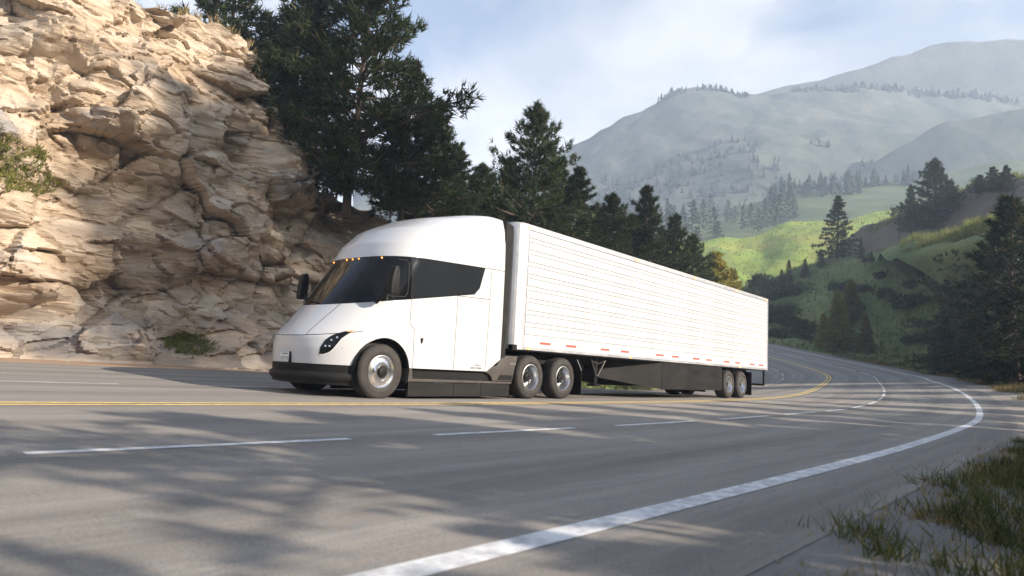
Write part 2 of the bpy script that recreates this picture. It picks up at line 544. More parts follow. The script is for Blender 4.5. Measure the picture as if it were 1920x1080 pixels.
_i12 = int(np.argmin(abs(RS + 12)))
_i2 = int(np.argmin(abs(RS - 2)))
RTH = _cum(_k); RTH += -0.0025 - RTH[_i12]
RU = _cum(np.cos(RTH)); RU += -12 - RU[_i12]
RV = _cum(np.sin(RTH)); RV += -0.90 - RV[_i12]
RZ = _cum(_g); RZ -= RZ[_i2]


def road(s, o, dz=0.0):
    s = np.asarray(s, float); o = np.asarray(o, float)
    th = np.interp(s, RS, RTH)
    bk = np.interp(s, RS, RB)
    oc = np.clip(o, -9, 14)
    return np.stack([np.interp(s, RS, RU) - np.sin(th) * o, np.interp(s, RS, RV) + np.cos(th) * o, np.interp(s, RS, RZ) + bk * oc + dz], -1)


def inner(s):
    return np.interp(s, [26, 50], [0.0, 1.0])


def strip(name, s0, s1, offs, material, dz=0.0, ds=0.5):
    s = np.linspace(s0, s1, max(2, int((s1 - s0) / ds) + 1))
    offs = np.asarray(offs, float)
    S, O = np.meshgrid(s, offs, indexing='ij')
    O = np.where(O > 5.0, 5.0 + (O - 5.0) * (1 - 0.72 * inner(S)), O)
    P = road(S, O, dz).reshape(-1, 3)
    F = grid_faces(len(s), len(offs))
    return arr_mesh(name, P, F, material, True, uv=np.stack([S.ravel(), O.ravel()], 1))


tag(obj('road', strip('road', -58, 128, np.linspace(-7.75, 11.4, 28), M['asphalt'])), kind='structure')
def ragged_strip(name, s0, s1, o0, o1, amp, material, dz, seed, ends=6.0):
    ss = np.arange(s0, s1 + .01, 0.4)
    e = np.clip(np.minimum(ss - s0, s1 - ss) / ends, 0, 1)
    w = (o1 - o0 + amp * fbm(np.stack([ss * 0.35, 0 * ss, 0 * ss + seed], 1), 4, seed)) * e
    f = np.linspace(0, 1, 9)
    S = np.repeat(ss[:, None], 9, 1); O = o0 + w[:, None] * f[None, :]
    dzz = dz - 0.10 * np.clip(f - 0.72, 0, 1)[None, :] / 0.28
    P = road(S, O); P[..., 2] += dzz
    return arr_mesh(name, P.reshape(-1, 3), grid_faces(len(ss), 9), material, True, uv=np.stack([S.ravel(), O.ravel()], 1))


tag(obj('road_shoulder', ragged_strip('road_shoulder', -58, 128, -7.70, -8.9, 0.35, M['shoulder'], -0.004, 3)), kind='structure')
tag(obj('gravel_pullout', ragged_strip('gravel_pullout', 5, 40, -7.45, -12.5, 1.6, M['gravel'], -0.001, 8, 9.0)), kind='structure')
tag(obj('dirt_verge', strip('dirt_verge', -58, 60, np.linspace(11.4, 15.5, 8), M['dirt'], -0.004)), kind='structure')
# painted lines, sheets 4 mm above the road
for k, o in enumerate((-0.13, 0.13)):
    tag(obj('yellow_line', strip('yellow_line', -58, 128, [o - 0.055, o + 0.055], M['yellow_line'], 0.004)), kind='structure')
tag(obj('edge_line', strip('edge_line', -58, 128, [OE - 0.085, OE + 0.085], M['white_line'], 0.004)), kind='structure')
tag(obj('edge_line', strip('edge_line', 20, 128, [10.4, 10.53], M['white_line'], 0.004)), kind='structure')


def dashes(name, o, first, period, length, w, n):
    V, F, UV = [], [], []
    for i in range(n):
        s0 = first + i * period
        s = np.linspace(s0, s0 + length, 5)
        S, O = np.meshgrid(s, [o - w, o + w], indexing='ij')
        P = road(S, O, 0.004).reshape(-1, 3)
        F.append(grid_faces(5, 2) + len(V) * 10)
        V.append(P); UV.append(np.stack([S.ravel(), O.ravel()], 1))
    me = arr_mesh(name, np.concatenate(V), np.concatenate(F), M['white_line'], False, np.concatenate(UV))
    return tag(obj(name, me), kind='structure')


dashes('lane_dash', OD, -6.5 - 3.62 * 10, 3.62, 2.55, 0.055, 44)
dashes('lane_dash', OI, -6.0 - 4.0 * 10, 4.0, 2.5, 0.05, 42)

# ------------------------------------------------------------------ ground sheet
_samp = np.stack([RU, RV], 1)[::2]
_sampz = RZ[::2]
_samps = RS[::2]


def nearest_road(U, V):
    """distance to the centre line, station and signed offset"""
    out_s = np.empty(len(U)); out_o = np.empty(len(U))
    for a in range(0, len(U), 4000):
        D = (U[a:a + 4000, None] - _samp[None, :, 0]) ** 2 + (V[a:a + 4000, None] - _samp[None, :, 1]) ** 2
        j = D.argmin(1)
        s = _samps[j]
        th = np.interp(s, RS, RTH)
        o = -(U[a:a + 4000] - _samp[j, 0]) * np.sin(th) + (V[a:a + 4000] - _samp[j, 1]) * np.cos(th)
        sg = np.where(o < 0, -1, 1)
        out_o[a:a + 4000] = sg * np.sqrt(D[np.arange(len(j)), j])
        out_s[a:a + 4000] = s
    return out_s, out_o


def ground_z(U, V):
    s, o = nearest_road(U, V)
    z = np.interp(s, RS, RZ) + np.interp(s, RS, RB) * np.clip(o, -9, 14)
    far = np.clip((abs(o) - 14) / 90, 0, 1)
    z = z * (1 - far) - 0.09 - 0.5 * np.clip((o + 8.6) / 1.0, 0, 1) * np.clip((11 - o) / 1.5, 0, 1) - 0.25 * np.clip((s - 25) / 15, 0, 1) * np.clip((o + 11.5) / 2.0, 0, 1)
    P = np.stack([U * 0.5, V * 0.5, 0 * U], 1)
    amp = np.clip((-o - 8.3) / 3, 0, 1) + np.clip((o - 15) / 4, 0, 1)
    z = z + amp * (0.10 * vnoise(P * 2.2) + 0.22 * vnoise(P * 0.5, 3)) + 0.07 * np.clip((-o - 8.3) / 1.2, 0, 1)
    return z


nr, na = 150, 288
rr = 0.6 * (1600 / 0.6) ** (np.arange(nr) / (nr - 1))
aa = np.linspace(0, 2 * np.pi, na, endpoint=False)
Rg, Ag = np.meshgrid(rr, aa, indexing='ij')
Ug = (CAM.x + Rg * np.cos(Ag)).ravel(); Vg = (CAM.y + Rg * np.sin(Ag)).ravel()
G = np.stack([Ug, Vg, ground_z(Ug, Vg)], 1)
G = np.concatenate([G, [[CAM.x, CAM.y, ground_z(np.array([CAM.x]), np.array([CAM.y]))[0]]]])
Fg = grid_faces(nr, na, True)
cap = np.array([[k, (k + 1) % na, nr * na, nr * na] for k in range(na)])
gm = bpy.data.meshes.new('ground')
gm.from_pydata(G.tolist(), [], Fg.tolist() + [c[:3].tolist() for c in cap])
gm.materials.append(M['earth'])
gm.polygons.foreach_set('use_smooth', np.ones(len(gm.polygons), dtype=bool))
gm.update()
tag(obj('ground', gm), kind='structure')


# ------------------------------------------------------------------ hills: sheets lofted from a foot line over a crest line to a back line
def resample(P, n):
    P = np.array([tuple(p) for p in P], float)
    d = np.concatenate([[0], np.cumsum(np.linalg.norm(np.diff(P, axis=0), axis=1))])
    t = np.linspace(0, d[-1], n)
    # smooth polyline (Catmull-like through cubic smoothing of the linear result)
    Q = np.stack([np.interp(t, d, P[:, k]) for k in range(3)], 1)
    kk = max(3, n // len(P) // 2 * 2 + 1)
    pad = kk // 2
    Qp = np.concatenate([np.repeat(Q[:1], pad, 0), Q, np.repeat(Q[-1:], pad, 0)])
    ker = np.hanning(kk + 2)[1:-1]; ker /= ker.sum()
    return np.stack([np.convolve(Qp[:, k], ker, 'valid') for k in range(3)], 1)


class Hill:
    def __init__(self, name, foot, crest, back, material, nx=120, ny=60, prof=None, amp=0.5, nsc=0.1, seed=0, octv=5):
        f, c, b = (resample(a, nx) for a in (foot, crest, back))
        t = np.linspace(0, 1, ny)
        pz = np.interp(t, *(prof or ([0, 1], [0, 1])))
        rows = [f + (c - f) * np.array([tt, tt, zz_]) for tt, zz_ in zip(t, pz)]
        tb = np.linspace(0, 1, ny // 3)[1:]
        rows += [c + (b - c) * np.array([tt, tt, tt ** 1.6]) for tt in tb]
        P = np.array(rows)
        T = np.concatenate([t, 1 + tb])
        w = np.clip(T * 6, 0, 1)[:, None]
        n = fbm(P.reshape(-1, 3) * nsc, octv, seed).reshape(P.shape[:2])
        P[:, :, 2] += n * amp * w
        self.P, self.ny = P, ny
        me = arr_mesh(name, P.reshape(-1, 3), grid_faces(len(rows), nx), material, True)
        self.o = tag(obj(name, me), kind='structure')

    def pt(self, x, t):
        """point at x (0..1 along) and t (0 foot .. 1 crest)"""
        nx = self.P.shape[1]
        i = x * (nx - 1); j = t * (self.ny - 1)
        i0 = int(min(i, nx - 2)); j0 = int(min(j, self.P.shape[0] - 2))
        fx, fy = i - i0, j - j0
        a = self.P[j0, i0] * (1 - fx) + self.P[j0, i0 + 1] * fx
        b = self.P[j0 + 1, i0] * (1 - fx) + self.P[j0 + 1, i0 + 1] * fx
        return Vector(a * (1 - fy) + b * fy)

    def pts(self, X, T):
        nx = self.P.shape[1]
        i = X * (nx - 1); j = T * (self.ny - 1)
        i0 = np.minimum(i, nx - 2).astype(int); j0 = np.minimum(j, self.P.shape[0] - 2).astype(int)
        fx, fy = (i - i0)[:, None], (j - j0)[:, None]
        a = self.P[j0, i0] * (1 - fx) + self.P[j0, i0 + 1] * fx
        b = self.P[j0 + 1, i0] * (1 - fx) + self.P[j0 + 1, i0 + 1] * fx
        return a * (1 - fy) + b * fy

    def near_px(self, px, py):
        """(x, t) of the point of the sheet seen at a picture column and row"""
        Q = self.P[:self.ny].reshape(-1, 3) - np.array(CAM)
        dz = Q @ np.array(FWD)
        X = 960 + FPX * (Q @ np.array(RIGHT)) / dz
        Y = 540 + FPX * (Q @ np.array(DOWN)) / dz
        d = (X - px) ** 2 + (Y - py) ** 2
        d[dz < 1] = 1e12
        k = int(d.argmin())
        return (k % self.P.shape[1]) / (self.P.shape[1] - 1), (k // self.P.shape[1]) / (self.ny - 1)


def back_of(crest, far, drop):
    return [p + FWD * far + Vector((0, 0, -drop)) for p in crest]


# the shaded hillside right of the bend (its foot follows the road's outer edge)
_s = [22, 28, 34, 42, 50, 56, 62, 68, 74, 80, 86, 95, 112]
foot = [Vector(road(s, -10.2 - max(0, 36 - s) * 0.55, -0.15)) for s in _s]
crest = [at(*q) for q in [(2500, 650, 34), (2350, 570, 40), (2180, 490, 46), (1990, 410, 52), (1900, 418, 62), (1830, 432, 76), (1750, 452, 92), (1670, 478, 103), (1580, 482, 112),
                          (1490, 512, 112), (1440, 556, 106), (1385, 600, 108), (1320, 645, 110)]]
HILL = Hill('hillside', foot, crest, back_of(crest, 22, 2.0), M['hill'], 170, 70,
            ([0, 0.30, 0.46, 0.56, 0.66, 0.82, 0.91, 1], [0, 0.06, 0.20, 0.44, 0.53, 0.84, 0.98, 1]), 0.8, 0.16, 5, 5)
# the upper terrace with the layered pine, above and behind it
foot = [at(*q) for q in [(1600, 540, 112), (1680, 520, 106), (1760, 500, 98), (1850, 490, 86), (2000, 480, 76), (2300, 560, 64), (2600, 690, 54)]]
crest = [at(*q) for q in [(1600, 505, 128), (1660, 470, 125), (1700, 432, 121), (1735, 404, 117), (1790, 366, 111), (1860, 346, 103), (1930, 344, 97), (2050, 352, 91), (2300, 470, 80), (2600, 660, 66)]]
UPPER = Hill('upper_terrace', foot, crest, back_of(crest, 30, 3), M['bank'], 140, 50,
             ([0, 0.15, 0.7, 0.85, 1], [0, 0.2, 0.85, 0.985, 1]), 0.9, 0.16, 15, 5)
# sunny meadow behind it
foot = [at(*q) for q in [(1050, 640, 132), (1200, 640, 132), (1400, 620, 134), (1550, 560, 138), (1700, 520, 142), (1900, 480, 145), (2100, 470, 150), (2450, 500, 150), (2850, 560, 150)]]
crest = [at(*q) for q in [(1050, 470, 200), (1200, 456, 205), (1290, 446, 210), (1400, 440, 215), (1450, 424, 220), (1500, 406, 225), (1600, 403, 230), (1700, 398, 235), (1900, 390, 240), (2100, 385, 240), (2450, 430, 230), (2850, 540, 215)]]
MEADOW = Hill('meadow', foot, crest, back_of(crest, 60, 14), M['meadow'], 200, 60, None, 2.6, 0.035, 11, 5)
# hazy slope behind the meadow
foot = [at(*q) for q in [(850, 520, 235), (1100, 500, 240), (1300, 480, 245), (1500, 450, 250), (1700, 430, 260), (1950, 420, 265), (2150, 415, 265), (2500, 430, 265), (2850, 460, 265)]]
crest = [at(*q) for q in [(850, 440, 400), (1000, 436, 400), (1150, 420, 400), (1250, 408, 400), (1400, 384, 400), (1500, 362, 400), (1600, 346, 400), (1700, 326, 400), (1760, 318, 400), (1850, 315, 400), (1980, 320, 400), (2150, 320, 400), (2500, 385, 385), (2850, 455, 360)]]
SLOPE = Hill('far_slope', foot, crest, back_of(crest, 60, 25), M['slope'], 180, 50, None, 5.0, 0.016, 21, 5)
# right-hand ridge, main mountain and the peak behind
foot = [at(*q) for q in [(1480, 470, 430), (1600, 460, 430), (1800, 440, 430), (2000, 430, 430), (2200, 430, 430), (2450, 440, 430), (2750, 460, 430)]]
crest = [at(*q) for q in [(1480, 395, 500), (1560, 348, 500), (1650, 300, 500), (1740, 254, 500), (1830, 214, 500), (1920, 184, 500), (2060, 150, 500), (2200, 160, 500), (2450, 290, 485), (2750, 445, 460)]]
RIDGE = Hill('mountain_ridge', foot, crest, back_of(crest, 30, 40), M['mountain'], 150, 60, None, 9, 0.010, 31, 6)
foot = [at(*q) for q in [(650, 480, 440), (900, 470, 440), (1200, 460, 440), (1500, 440, 440), (1800, 430, 440), (2200, 430, 440), (2500, 440, 440), (2850, 460, 440)]]
crest = [at(*q) for q in [(650, 372, 640), (800, 345, 640), (900, 322, 640), (1000, 291, 640), (1070, 266, 640), (1130, 242, 640), (1200, 216, 640), (1270, 197, 640), (1350, 180, 640), (1450, 167, 640), (1500, 162, 640),
                          (1600, 156, 640), (1700, 156, 640), (1800, 166, 640), (1920, 190, 640), (2200, 230, 640), (2500, 340, 600), (2850, 450, 560)]]
MOUNT = Hill('mountain', foot, crest, back_of(crest, 50, 60), M['mountain'], 300, 110, None, 11, 0.011, 41, 6)
foot = [at(*q) for q in [(1200, 400, 662), (1500, 380, 662), (1800, 380, 662), (2200, 380, 662), (2500, 400, 662)]]
crest = [at(*q) for q in [(1200, 250, 710), (1300, 222, 710), (1400, 184, 710), (1480, 161, 710), (1560, 148, 710), (1640, 129, 710), (1700, 111, 710), (1800, 90, 710), (1920, 72, 710), (2050, 110, 710), (2200, 190, 710), (2500, 380, 700)]]
PEAK = Hill('mountain_peak', foot, crest, back_of(crest, 60, 80), M['mountain'], 120, 70, None, 9, 0.009, 51, 6)

# wooded bank on the inside of the bend, behind the trailer
_s = [9, 14, 20, 26, 32, 38, 43, 48, 52]
_f = lambda s: 5 + 9.2 * (1 - 0.72 * float(inner(s)))
foot = [Vector(road(s, _f(s), -0.12)) for s in _s]
crest = [Vector(road(s, _f(s) + 4.0 + 0.8 * math.sin(s), h * (1 if s < 50 else 0.6))) for s, h in zip(_s, [6.5, 6.3, 6.0, 5.6, 5.2, 4.8, 4.4, 3.8, 3.2])]
back = [Vector(road(min(s, 48), _f(s) + 16, h * 0.6)) for s, h in zip(_s, [6.5, 6.3, 6.0, 5.6, 5.2, 4.8, 4.4, 3.8, 3.2])]
BANK = Hill('wooded_bank', foot, crest, back, M['hill'], 110, 34, None, 0.7, 0.25, 61, 4)


# ------------------------------------------------------------------ rock wall
def cliff():
    na_, nh = 620, 300
    A = np.linspace(-24, 25, na_)
    Hs = np.interp(A, [-24, -8, -3.4, -1, 0.7, 3.0, 4.6, 5.8, 6.5, 6.9, 7.3, 7.9, 9.3, 10.9, 12.2, 13.4, 15.9, 20, 25],
                   [9, 12.2, 13.6, 14.1, 13.8, 14.2, 14.1, 13.9, 13.3, 11.9, 10.4, 10.1, 9.3, 8.5, 8.2, 7.9, 7.6, 6.4, 5.0])
    t = np.concatenate([np.linspace(0, 1, nh), 1 + np.linspace(0, 1, 26)[1:]])
    Ag_, Tg = np.meshgrid(A, t, indexing='xy')
    Hg = np.broadcast_to(Hs[None, :], Ag_.shape)
    zf = np.clip(Tg, 0, 1) ** 1.0 * Hg
    lean = 0.10 * zf + 2.4 * np.clip((zf - 0.72 * Hg) / np.maximum(0.28 * Hg, .1), 0, 1) ** 2 * 0.8
    # the right-hand part stands back a little and faces away
    step = np.interp(Ag_, [-24, 3, 5.5, 7.5, 10, 25], [0, 0, 0.2, 1.3, 1.6, 1.0])
    y = 13.75 + lean + step + 0.55 * np.exp(-zf / 0.5) * -1
    over = np.clip(Tg - 1, 0, 1)
    y = y + over * 14
    z = zf - 0.12 - over * 2.5
    P = np.stack([Ag_, y, z], -1).reshape(-1, 3)
    base = P * np.array([0.30, 0.30, 0.34])
    big = fbm(base, 4, 71, 0.5)
    warp = np.stack([fbm(P * 0.35 + 5, 3, 81), fbm(P * 0.35 + 15, 3, 82), fbm(P * 0.35 + 25, 3, 83)], 1)
    t1, t2, t3 = np.zeros(len(P)), np.zeros(len(P)), np.zeros(len(P))
    d1, d2, val = cells(P * np.array([0.36, 0.5, 0.55]) + warp * 0.12, 91, t1)
    e1, e2, val2 = cells(P * np.array([0.85, 1.1, 1.35]) + warp * 0.16, 95, t2)
    f1, f2, val3 = cells(P * np.array([2.0, 2.2, 3.1]) + warp * 0.25, 98, t3)
    lay = P[:, 2] * 1.15 + 0.16 * P[:, 0] + 1.1 * fbm(P * np.array([0.22, 0.3, 0.3]), 3, 77)
    ledge = (lay - np.floor(lay))
    disp = 0.95 * big + 0.80 * (val - 0.5) + 2.1 * t1 + 0.26 * (val2 - 0.5) + 0.60 * t2 + 0.07 * (val3 - 0.5) + 0.22 * t3 \
        - 0.14 * np.exp(-(d2 - d1) * 14) - 0.07 * np.exp(-(e2 - e1) * 14) + 0.10 * (ledge ** 2 - 0.3) + 0.07 * fbm(P * 2.2, 4, 73)
    env = np.clip(P[:, 2] / 1.0, 0.25, 1) * np.where(Tg.ravel() > 1, 0.35, 1.0)
    P[:, 1] -= disp * env
    P[:, 0] += 0.35 * env * fbm(P * 0.5 + 40, 3, 79)
    P[:, 2] += np.clip(Tg.ravel() - 0.9, 0, .1) * 10 * 0.45 * fbm(P * np.array([0.7, 0.7, 0.7]), 4, 75)
    me = arr_mesh('rock_wall', P, grid_faces(len(t), na_), M['rock'], True)
    me.set_sharp_from_angle(angle=math.radians(20))
    o = tag(obj('rock_wall', me), kind='structure')
    return P.reshape(len(t), na_, 3)


CLIFF = cliff()


def rubble():
    """loose stones along the foot of the wall, too many to count"""
    rng = np.random.default_rng(4)
    V, F, n = [], [], 0
    bm = bmesh.new(); bmesh.ops.create_icosphere(bm, subdivisions=1, radius=1.0)
    bv = np.array([v.co[:] for v in bm.verts]); bf = np.array([[v.index for v in f.verts] for f in bm.faces]); bm.free()
    for k in range(420):
        x = rng.uniform(-14, 14)
        y = 12.9 + rng.normal(0, 0.35) - 0.2
        r = 0.05 + 0.22 * rng.random() ** 3
        q = bv * (1 + 0.28 * rng.standard_normal((len(bv), 1))) * r * np.array([1.2, 1.0, 0.75])
        a = rng.uniform(0, 6.28)
        q = q @ np.array([[math.cos(a), math.sin(a), 0], [-math.sin(a), math.cos(a), 0], [0, 0, 1]])
        V.append(q + np.array([x, y, 0.03])); F.append(bf + n); n += len(bv)
    tag(obj('rubble', arr_mesh('rubble', np.concatenate(V), np.concatenate(F), M['rock'])), 'loose stones lying along the foot of the tan rock wall', 'rubble', kind='stuff')


rubble()


# ------------------------------------------------------------------ plants
def needles(rng, C, D, k, ln, wd, spread, droop=0.0):
    """k thin triangles fanning out at every point C around direction D"""
    n = len(C)
    Cc = np.repeat(C, k, 0); Dd = np.repeat(D, k, 0)
    d = Dd + spread * rng.standard_normal((n * k, 3))
    d[:, 2] -= droop
    d /= np.linalg.norm(d, axis=1)[:, None] + 1e-9
    a = np.cross(d, rng.standard_normal((n * k, 3)))
    a /= np.linalg.norm(a, axis=1)[:, None] + 1e-9
    L = ln * rng.uniform(0.55, 1.25, (n * k, 1))
    W = wd * rng.uniform(0.7, 1.3, (n * k, 1))
    st = Cc + rng.standard_normal((n * k, 3)) * ln * 0.12
    V = np.stack([st - a * W * 0.5, st + a * W * 0.5, st + d * L], 1).reshape(-1, 3)
    return V


def conifer(name, seed, H=12.0, R=2.6, base=0.12, nb=70, tufts=15, k=6, ln=0.42, wd=0.075, top_el=0.7, low_el=-0.15, ragged=0.35, pw=0.8,
            leaf='pine', thick=1.0):
    """two meshes: trunk with its limbs, and a crown of many small needle sprays"""
    rng = np.random.default_rng(seed)
    mb = MB()
    bend = rng.normal(0, 0.012 * H, (12, 2)); bend = np.cumsum(bend, 0) * 0.35; bend -= bend[0]
    zs = np.linspace(-0.3, H * 0.985, 12)
    r0 = 0.017 * H * thick + 0.03

    def trunk_at(z):
        return np.array([np.interp(z, zs, bend[:, 0]), np.interp(z, zs, bend[:, 1]), z])
    for i in range(11):
        mb.tube(trunk_at(zs[i]), trunk_at(zs[i + 1]), r0 * (1 - 0.95 * i / 11.0), r0 * (1 - 0.95 * (i + 1) / 11.0), 7)
    C, D = [], []
    az = rng.uniform(0, 6.28)
    sector = 1 + ragged * 0.7 * np.sin(np.arange(3)[:, None] * 2.1 + rng.uniform(0, 6.28, (3, 1)))
    for b in range(nb):
        t = (b + rng.random()) / nb
        z = H * (base + (0.99 - base) * t)
        az += 2.4 + rng.normal(0, 0.35)
        prof = (1 - t) ** pw * min(1.0, 0.55 + t * 3.2)
        L = R * prof * (1 + ragged * rng.normal(0, 0.55)) * (1 + 0.22 * math.sin(az * 2 + seed) * ragged * 2) + 0.12 * R * (1 - t) + 0.1
        L = max(L, 0.15)
        el = low_el + (top_el - low_el) * t ** 1.5 + rng.normal(0, 0.10)
        dh = np.array([math.cos(az), math.sin(az), 0])
        d = dh * math.cos(el) + np.array([0, 0, math.sin(el)])
        p0 = trunk_at(z)
        sag = 0.10 * L
        def bp(f):
            return p0 + d * (L * f) + np.array([0, 0, -sag * f * f + 0.10 * L * f ** 4])
        if L > 0.5:
            mb.tube(bp(0), bp(0.55), 0.018 * L + 0.012, 0.011 * L + 0.008, 4)
            mb.tube(bp(0.55), bp(0.97), 0.011 * L + 0.008, 0.006, 4)
        nt = max(3, int(tufts * (0.35 + 0.65 * L / R)))
        f = 1 - rng.random(nt) ** 1.35 * 0.82
        side = np.cross(d, [0, 0, 1]); side /= np.linalg.norm(side) + 1e-9
        wv = rng.normal(0, 0.24, nt) * L * (1.08 - f) * 1.15
        for ff, ww in zip(f, wv):
            C.append(bp(ff) + side * ww + np.array([0, 0, rng.normal(0, 0.045 * L)]))
            dd = d * 0.8 + side * np.sign(ww) * 0.55 + np.array([0, 0, 0.25])
            D.append(dd / np.linalg.norm(dd))
    C, D = np.array(C), np.array(D)
    V = needles(rng, C, D, k, ln, wd, 0.55)
    F = np.arange(len(V)).reshape(-1, 3)
    return mb.mesh(name + '_trunk', M['bark']), arr_mesh(name + '_crown', V, F, M[leaf])


def bush(name, seed, R=1.0, Hh=1.0, n=260, k=7, ln=0.26, wd=0.09, leaf='scrub'):
    rng = np.random.default_rng(seed)
    lob = [(rng.normal(0, 0.42, 3) * np.array([R, R, Hh * 0.5]) + np.array([0, 0, Hh * 0.5]), rng.uniform(0.4, 0.75)) for _ in range(7)]
    C, D = [], []
    for i in range(n):
        c, r = lob[rng.integers(len(lob))]
        d = rng.standard_normal(3); d /= np.linalg.norm(d)
        q = c + d * np.array([R, R, Hh * 0.7]) * r * rng.uniform(0.55, 1.0)
        if q[2] < 0: q[2] = abs(q[2]) * 0.3
        C.append(q); D.append(d * 0.7 + np.array([0, 0, 0.6]))
    V = needles(rng, np.array(C), np.array(D), k, ln, wd, 0.6)
    mb = MB()
    for i in range(6):
        a = rng.uniform(0, 6.28)
        mb.tube((0, 0, -0.1), (math.cos(a) * R * 0.5, math.sin(a) * R * 0.5, Hh * 0.75), 0.035, 0.012, 4)
    return mb.mesh(name + '_stem', M['bark']), arr_mesh(name + '_leaves', V, np.arange(len(V)).reshape(-1, 3), M[leaf])


def plant(kind, meshes, loc, rz, sc, label, cat, group=None, parts=('trunk', 'crown'), tilt=0.0):
    e = thing(kind, label, cat, loc, rz, group)
    e.scale = (sc, sc, sc) if not hasattr(sc, '__len__') else sc
    e.rotation_euler = (tilt, 0, rz)
    for nm, me in zip(parts, meshes):
        obj(nm, me, e)
    return e


PINE = [conifer('pine_a', 1, 13, 4.0, 0.10, 104, 34, 8, 0.50, 0.085, ragged=0.45, pw=0.62, low_el=0.05, top_el=0.9),
        conifer('pine_b', 2, 13, 3.6, 0.12, 100, 34, 8, 0.48, 0.085, ragged=0.50, pw=0.70, low_el=0.0, top_el=0.9),
        conifer('pine_c', 3, 13, 4.4, 0.08, 108, 35, 8, 0.52, 0.085, ragged=0.55, pw=0.60, low_el=0.1, top_el=0.8)]
FIR = [conifer('fir_a', 11, 10, 2.5, 0.05, 100, 24, 7, 0.36, 0.075, ragged=0.25, pw=0.85, low_el=-0.25, top_el=0.6),
       conifer('fir_b', 12, 10, 2.1, 0.06, 96, 24, 7, 0.34, 0.075, ragged=0.30, pw=0.9, low_el=-0.25, top_el=0.6),
       conifer('fir_c', 13, 10, 3.0, 0.04, 104, 26, 7, 0.38, 0.08, ragged=0.35, pw=0.75, low_el=-0.1, top_el=0.7)]
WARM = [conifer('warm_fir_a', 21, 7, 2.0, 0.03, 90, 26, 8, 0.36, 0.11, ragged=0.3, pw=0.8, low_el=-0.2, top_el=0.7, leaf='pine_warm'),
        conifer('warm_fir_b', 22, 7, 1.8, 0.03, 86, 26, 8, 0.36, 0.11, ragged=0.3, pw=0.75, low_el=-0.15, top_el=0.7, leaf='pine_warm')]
FARP = [conifer('far_pine_a', 31, 11, 2.2, 0.10, 46, 9, 5, 0.62, 0.17, ragged=0.35, pw=0.8, leaf='far_pine'),
        conifer('far_pine_b', 32, 11, 2.7, 0.12, 44, 9, 5, 0.66, 0.18, ragged=0.45, pw=0.7, leaf='far_pine'),
        conifer('far_pine_c', 33, 11, 1.7, 0.08, 46, 8, 5, 0.60, 0.17, ragged=0.3, pw=0.9, leaf='far_pine')]
TALLP = conifer('bare_pine', 41, 32, 4.2, 0.60, 64, 30, 8, 0.5, 0.085, ragged=0.5, pw=0.6, low_el=0.0, top_el=0.8, thick=0.05)  # unseen shade tree, trunk thinned so its shadow leaves no streak on the trailer
UMB = conifer('flat_top_pine', 43, 11, 3.0, 0.78, 26, 22, 7, 0.42, 0.08, ragged=0.3, pw=0.25, low_el=0.05, top_el=0.2)
BUSH = [bush('bush_a', 51, 1.3, 1.3), bush('bush_b', 52, 1.7, 1.2, 300), bush('bush_c', 53, 1.1, 1.6)]


def put(kind, meshes, px, py_top, d, base_z, h0, label, cat='tree', group=None, rz=0.0, wide=1.0, tilt=0.0):
    """a tree at picture column px and depth d, standing at base_z and reaching the row py_top"""
    q = at(px, py_top, d)
    h = q.z - base_z
    s = h / h0
    e = plant(kind, meshes, (q.x, q.y, base_z), rz, (s * wide, s * wide, s), label, cat, group, tilt=tilt)
    return e


# dark pines on the bank behind the cab
P1 = [(455, -120, 33, 8.6, 0, 0.85, 'dark pine behind the rock wall at the left, its tip cut by the frame'),
      (585, -60, 32, 7.6, 1, 0.95, 'dark pine just right of the lit rock edge, its tip above the frame'),
      (690, -75, 30, 7.0, 2, 0.92, 'tallest dark pine standing behind the white cab roof'),
      (775, 120, 31.5, 6.8, 0, 0.95, 'shorter dark pine leaning out to the right of the tallest one behind the cab'),
      (860, 285, 36, 6.2, 1, 1.15, 'low ragged pine behind the rear of the cab roof'),
      (640, 250, 28, 7.2, 1, 0.9, 'small dark pine at the bank edge left of the cab roof')]
for i, (px, py, d, bz, v, wd_, lb) in enumerate(P1):
    put('pine_tree', PINE[v], px, py, d, bz, 13, lb, 'tree', 'dark pines on the bank behind the truck', i * 1.3, wd_)
P2 = [(1010, 208, 39, 5.6, 2, 0.82, 'dark pine with a loose feathery top above the front of the trailer'),
      (955, 300, 40, 5.6, 0, 0.8, 'dark pine between cab roof and the feathery topped pine'),
      (1085, 318, 41, 5.4, 1, 1.05, 'broad dark pine over the front third of the trailer roof'),
      (1150, 370, 43, 5.2, 2, 0.9, 'green dark pine above the second marker lamp of the trailer roof'),
      (1218, 352, 46, 5.0, 1, 0.95, 'pointed dark pine above the middle of the trailer roof'),
      (1268, 405, 49, 4.6, 0, 0.75, 'slim pine tip at the right end of the dark row over the trailer'),
      (1300, 445, 52, 4.4, 2, 0.8, 'low pine sloping down towards the trailer roof at the meadow')]
for i, (px, py, d, bz, v, wd_, lb) in enumerate(P2):
    put('pine_tree', PINE[v], px, py, d, bz, 13, lb, 'tree', 'dark pines on the bank behind the truck', i * 2.1 + 0.7, wd_)
